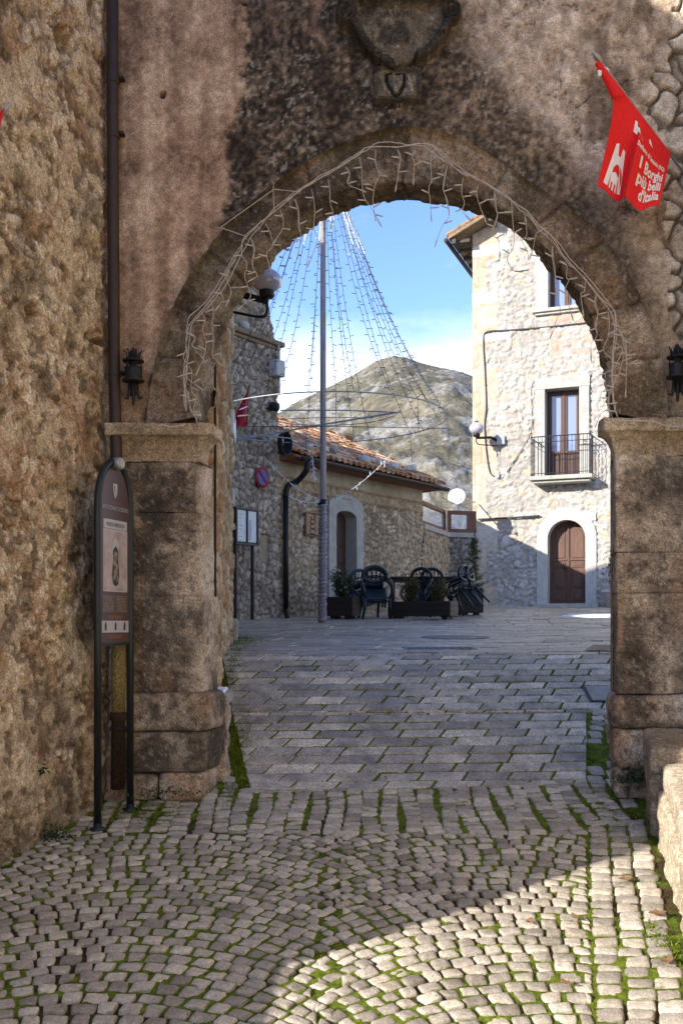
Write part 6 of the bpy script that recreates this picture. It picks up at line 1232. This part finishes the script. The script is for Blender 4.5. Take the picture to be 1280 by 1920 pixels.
# ================================================================ mountain beyond the village
ridge_b = [(-400, 900), (300, 830), (470, 790), (525, 772), (560, 752), (600, 734), (660, 704), (700, 680), (735, 669), (765, 672), (790, 680), (840, 692), (885, 706), (960, 735), (1100, 790), (1700, 950)]
ridge_f = [(-400, 1050), (300, 880), (430, 800), (530, 776), (590, 762), (640, 749), (700, 728), (760, 712), (800, 698), (850, 702), (890, 716), (960, 750), (1100, 830), (1700, 1000)]
def hill(name, ridge, Yr, Yb, cols, rock, seed, zb, p=1.0):
    rx = np.array(ridge, float); px = np.linspace(300, 1150, 300); v = np.linspace(0, 1, 190); PX, V = np.meshgrid(px, v)
    Yr_ = Yr * (1 + .10 * (fbm(PX / 130, PX * 0, oc=3, seed=seed) - .5)); Y = Yb + (Yr_ - Yb) * V; kx = (PX - CX) / F; X = kx * Y
    zr = (HY - np.interp(PX, rx[:, 0], rx[:, 1])) / F * Yr_; Z = zb + (zr - zb) * V ** p
    w = np.sin(V * math.pi) ** .6; s = Yr / 600.
    rel = (fbm(X / (60 * s), Y / (90 * s), oc=6, seed=seed + 1) - .5) * 34 * s * w + (fbm(X / (14 * s), Y / (20 * s), oc=5, seed=seed + 2) - .5) * 7 * s * (w * .85 + .15); Z = Z + rel
    rk = fbm(X / (22 * s), Z / (22 * s) + Y / (70 * s), oc=6, seed=seed + 3, g=.65) * .5 + .5 * fbm(X / (4 * s), Z / (3 * s), oc=4, seed=seed + 4, g=.65); m_ = sm(rock, rock + .05, rk)
    gcol = pal([lin(c) for c in cols], fbm(X / (28 * s), Y / (40 * s), oc=5, seed=seed + 5) * 1.2 - .1 + .35 * (fbm(X / (3.5 * s), Z / (3.5 * s), oc=4, seed=seed + 6) - .5)); c = mix(gcol, lin((146, 143, 137)), m_ * .75); Z = Z + m_ * .5 * s
    i = np.arange(PX.size).reshape(PX.shape); f = np.stack([i[:-1, :-1], i[:-1, 1:], i[1:, 1:], i[1:, :-1]], -1).reshape(-1, 4)
    setting(mk(name, np.stack([X, Y, Z], -1).reshape(-1, 3), f, HILLM, None, True, c.reshape(-1, 3)))
HILLM = M('hillside', None, .97, spec=.05, var=.30, vscale=.10, fine=.22, fscale=.5, bump=3.0, bscale=.12)
hill('hills', ridge_b, 900, 620, ((92, 90, 76), (106, 101, 86), (120, 113, 98)), .56, 801, 60, .8)
hill('hills', ridge_f, 520, 130, ((90, 88, 72), (106, 100, 84), (126, 118, 100), (100, 96, 76)), .51, 821, -10, .85)
# ================================================================ light, sky, camera
EL, AZ = math.radians(21), math.atan2(-.81, -.588)        # sun behind the camera on the left
sd = Vector((math.sin(AZ) * math.cos(EL), math.cos(AZ) * math.cos(EL), math.sin(EL)))
sun = bpy.data.lights.new('sun', 'SUN'); sun.energy = 3.1; sun.angle = math.radians(.53); sun.color = (1, .945, .87); so = bpy.data.objects.new('sun', sun); COL.objects.link(so); so.rotation_euler = (-sd).to_track_quat('-Z', 'Y').to_euler()
w = bpy.data.worlds.new('World'); SC.world = w; w.use_nodes = True; nt = w.node_tree; bg = nt.nodes['Background']; sky = nt.nodes.new('ShaderNodeTexSky'); sky.sky_type = 'NISHITA'; sky.sun_disc = False; sky.sun_elevation = EL; sky.sun_rotation = AZ; sky.altitude = 1250; sky.air_density = .8; sky.dust_density = .6; sky.ozone_density = 1.8
tc = nt.nodes.new('ShaderNodeTexCoord'); sp = nt.nodes.new('ShaderNodeSeparateXYZ'); L(nt, tc.outputs['Generated'], sp.inputs[0])
mp = nt.nodes.new('ShaderNodeMapping'); mp.inputs['Scale'].default_value = (1, 1, 2.6); L(nt, tc.outputs['Generated'], mp.inputs[0])
cn = noise(nt, 5.2, 8, .62, mp.outputs[0]); band = maprange(nt, sp.outputs['Z'], .31, .20, 0, 1)
ad = nt.nodes.new('ShaderNodeMath'); ad.operation = 'MULTIPLY_ADD'; L(nt, cn.outputs['Fac'], ad.inputs[0]); ad.inputs[1].default_value = .9; ad.inputs[2].default_value = -.45
ad2 = nt.nodes.new('ShaderNodeMath'); L(nt, ad.outputs[0], ad2.inputs[0]); L(nt, band, ad2.inputs[1]); cf = maprange(nt, ad2.outputs[0], .10, .70, 0, .82)
sk = nt.nodes.new('ShaderNodeMix'); sk.data_type = 'RGBA'; sk.blend_type = 'MULTIPLY'; sk.inputs['Factor'].default_value = 1; L(nt, sky.outputs[0], sk.inputs['A']); sk.inputs['B'].default_value = (.80, .85, 1, 1)
mx = nt.nodes.new('ShaderNodeMix'); mx.data_type = 'RGBA'; L(nt, cf, mx.inputs['Factor']); L(nt, sk.outputs['Result'], mx.inputs['A']); mx.inputs['B'].default_value = (3.7, 3.95, 4.5, 1)
L(nt, mx.outputs['Result'], bg.inputs['Color']); bg.inputs['Strength'].default_value = .15
cam = bpy.data.cameras.new('camera'); co = bpy.data.objects.new('camera', cam); COL.objects.link(co); co.rotation_euler = (math.radians(90), 0, 0); cam.sensor_fit = 'HORIZONTAL'; cam.sensor_width = 24; cam.lens = 24 * F / 1280; cam.shift_y = 210 / 1280; cam.clip_end = 4000; cam.clip_start = .05; SC.camera = co
SC.view_settings.view_transform = 'Standard'; SC.view_settings.look = 'None'; SC.view_settings.exposure = 1.5; SC.view_settings.gamma = 1
SC.cycles.max_bounces = 8; SC.cycles.diffuse_bounces = 5; SC.cycles.use_denoising = True
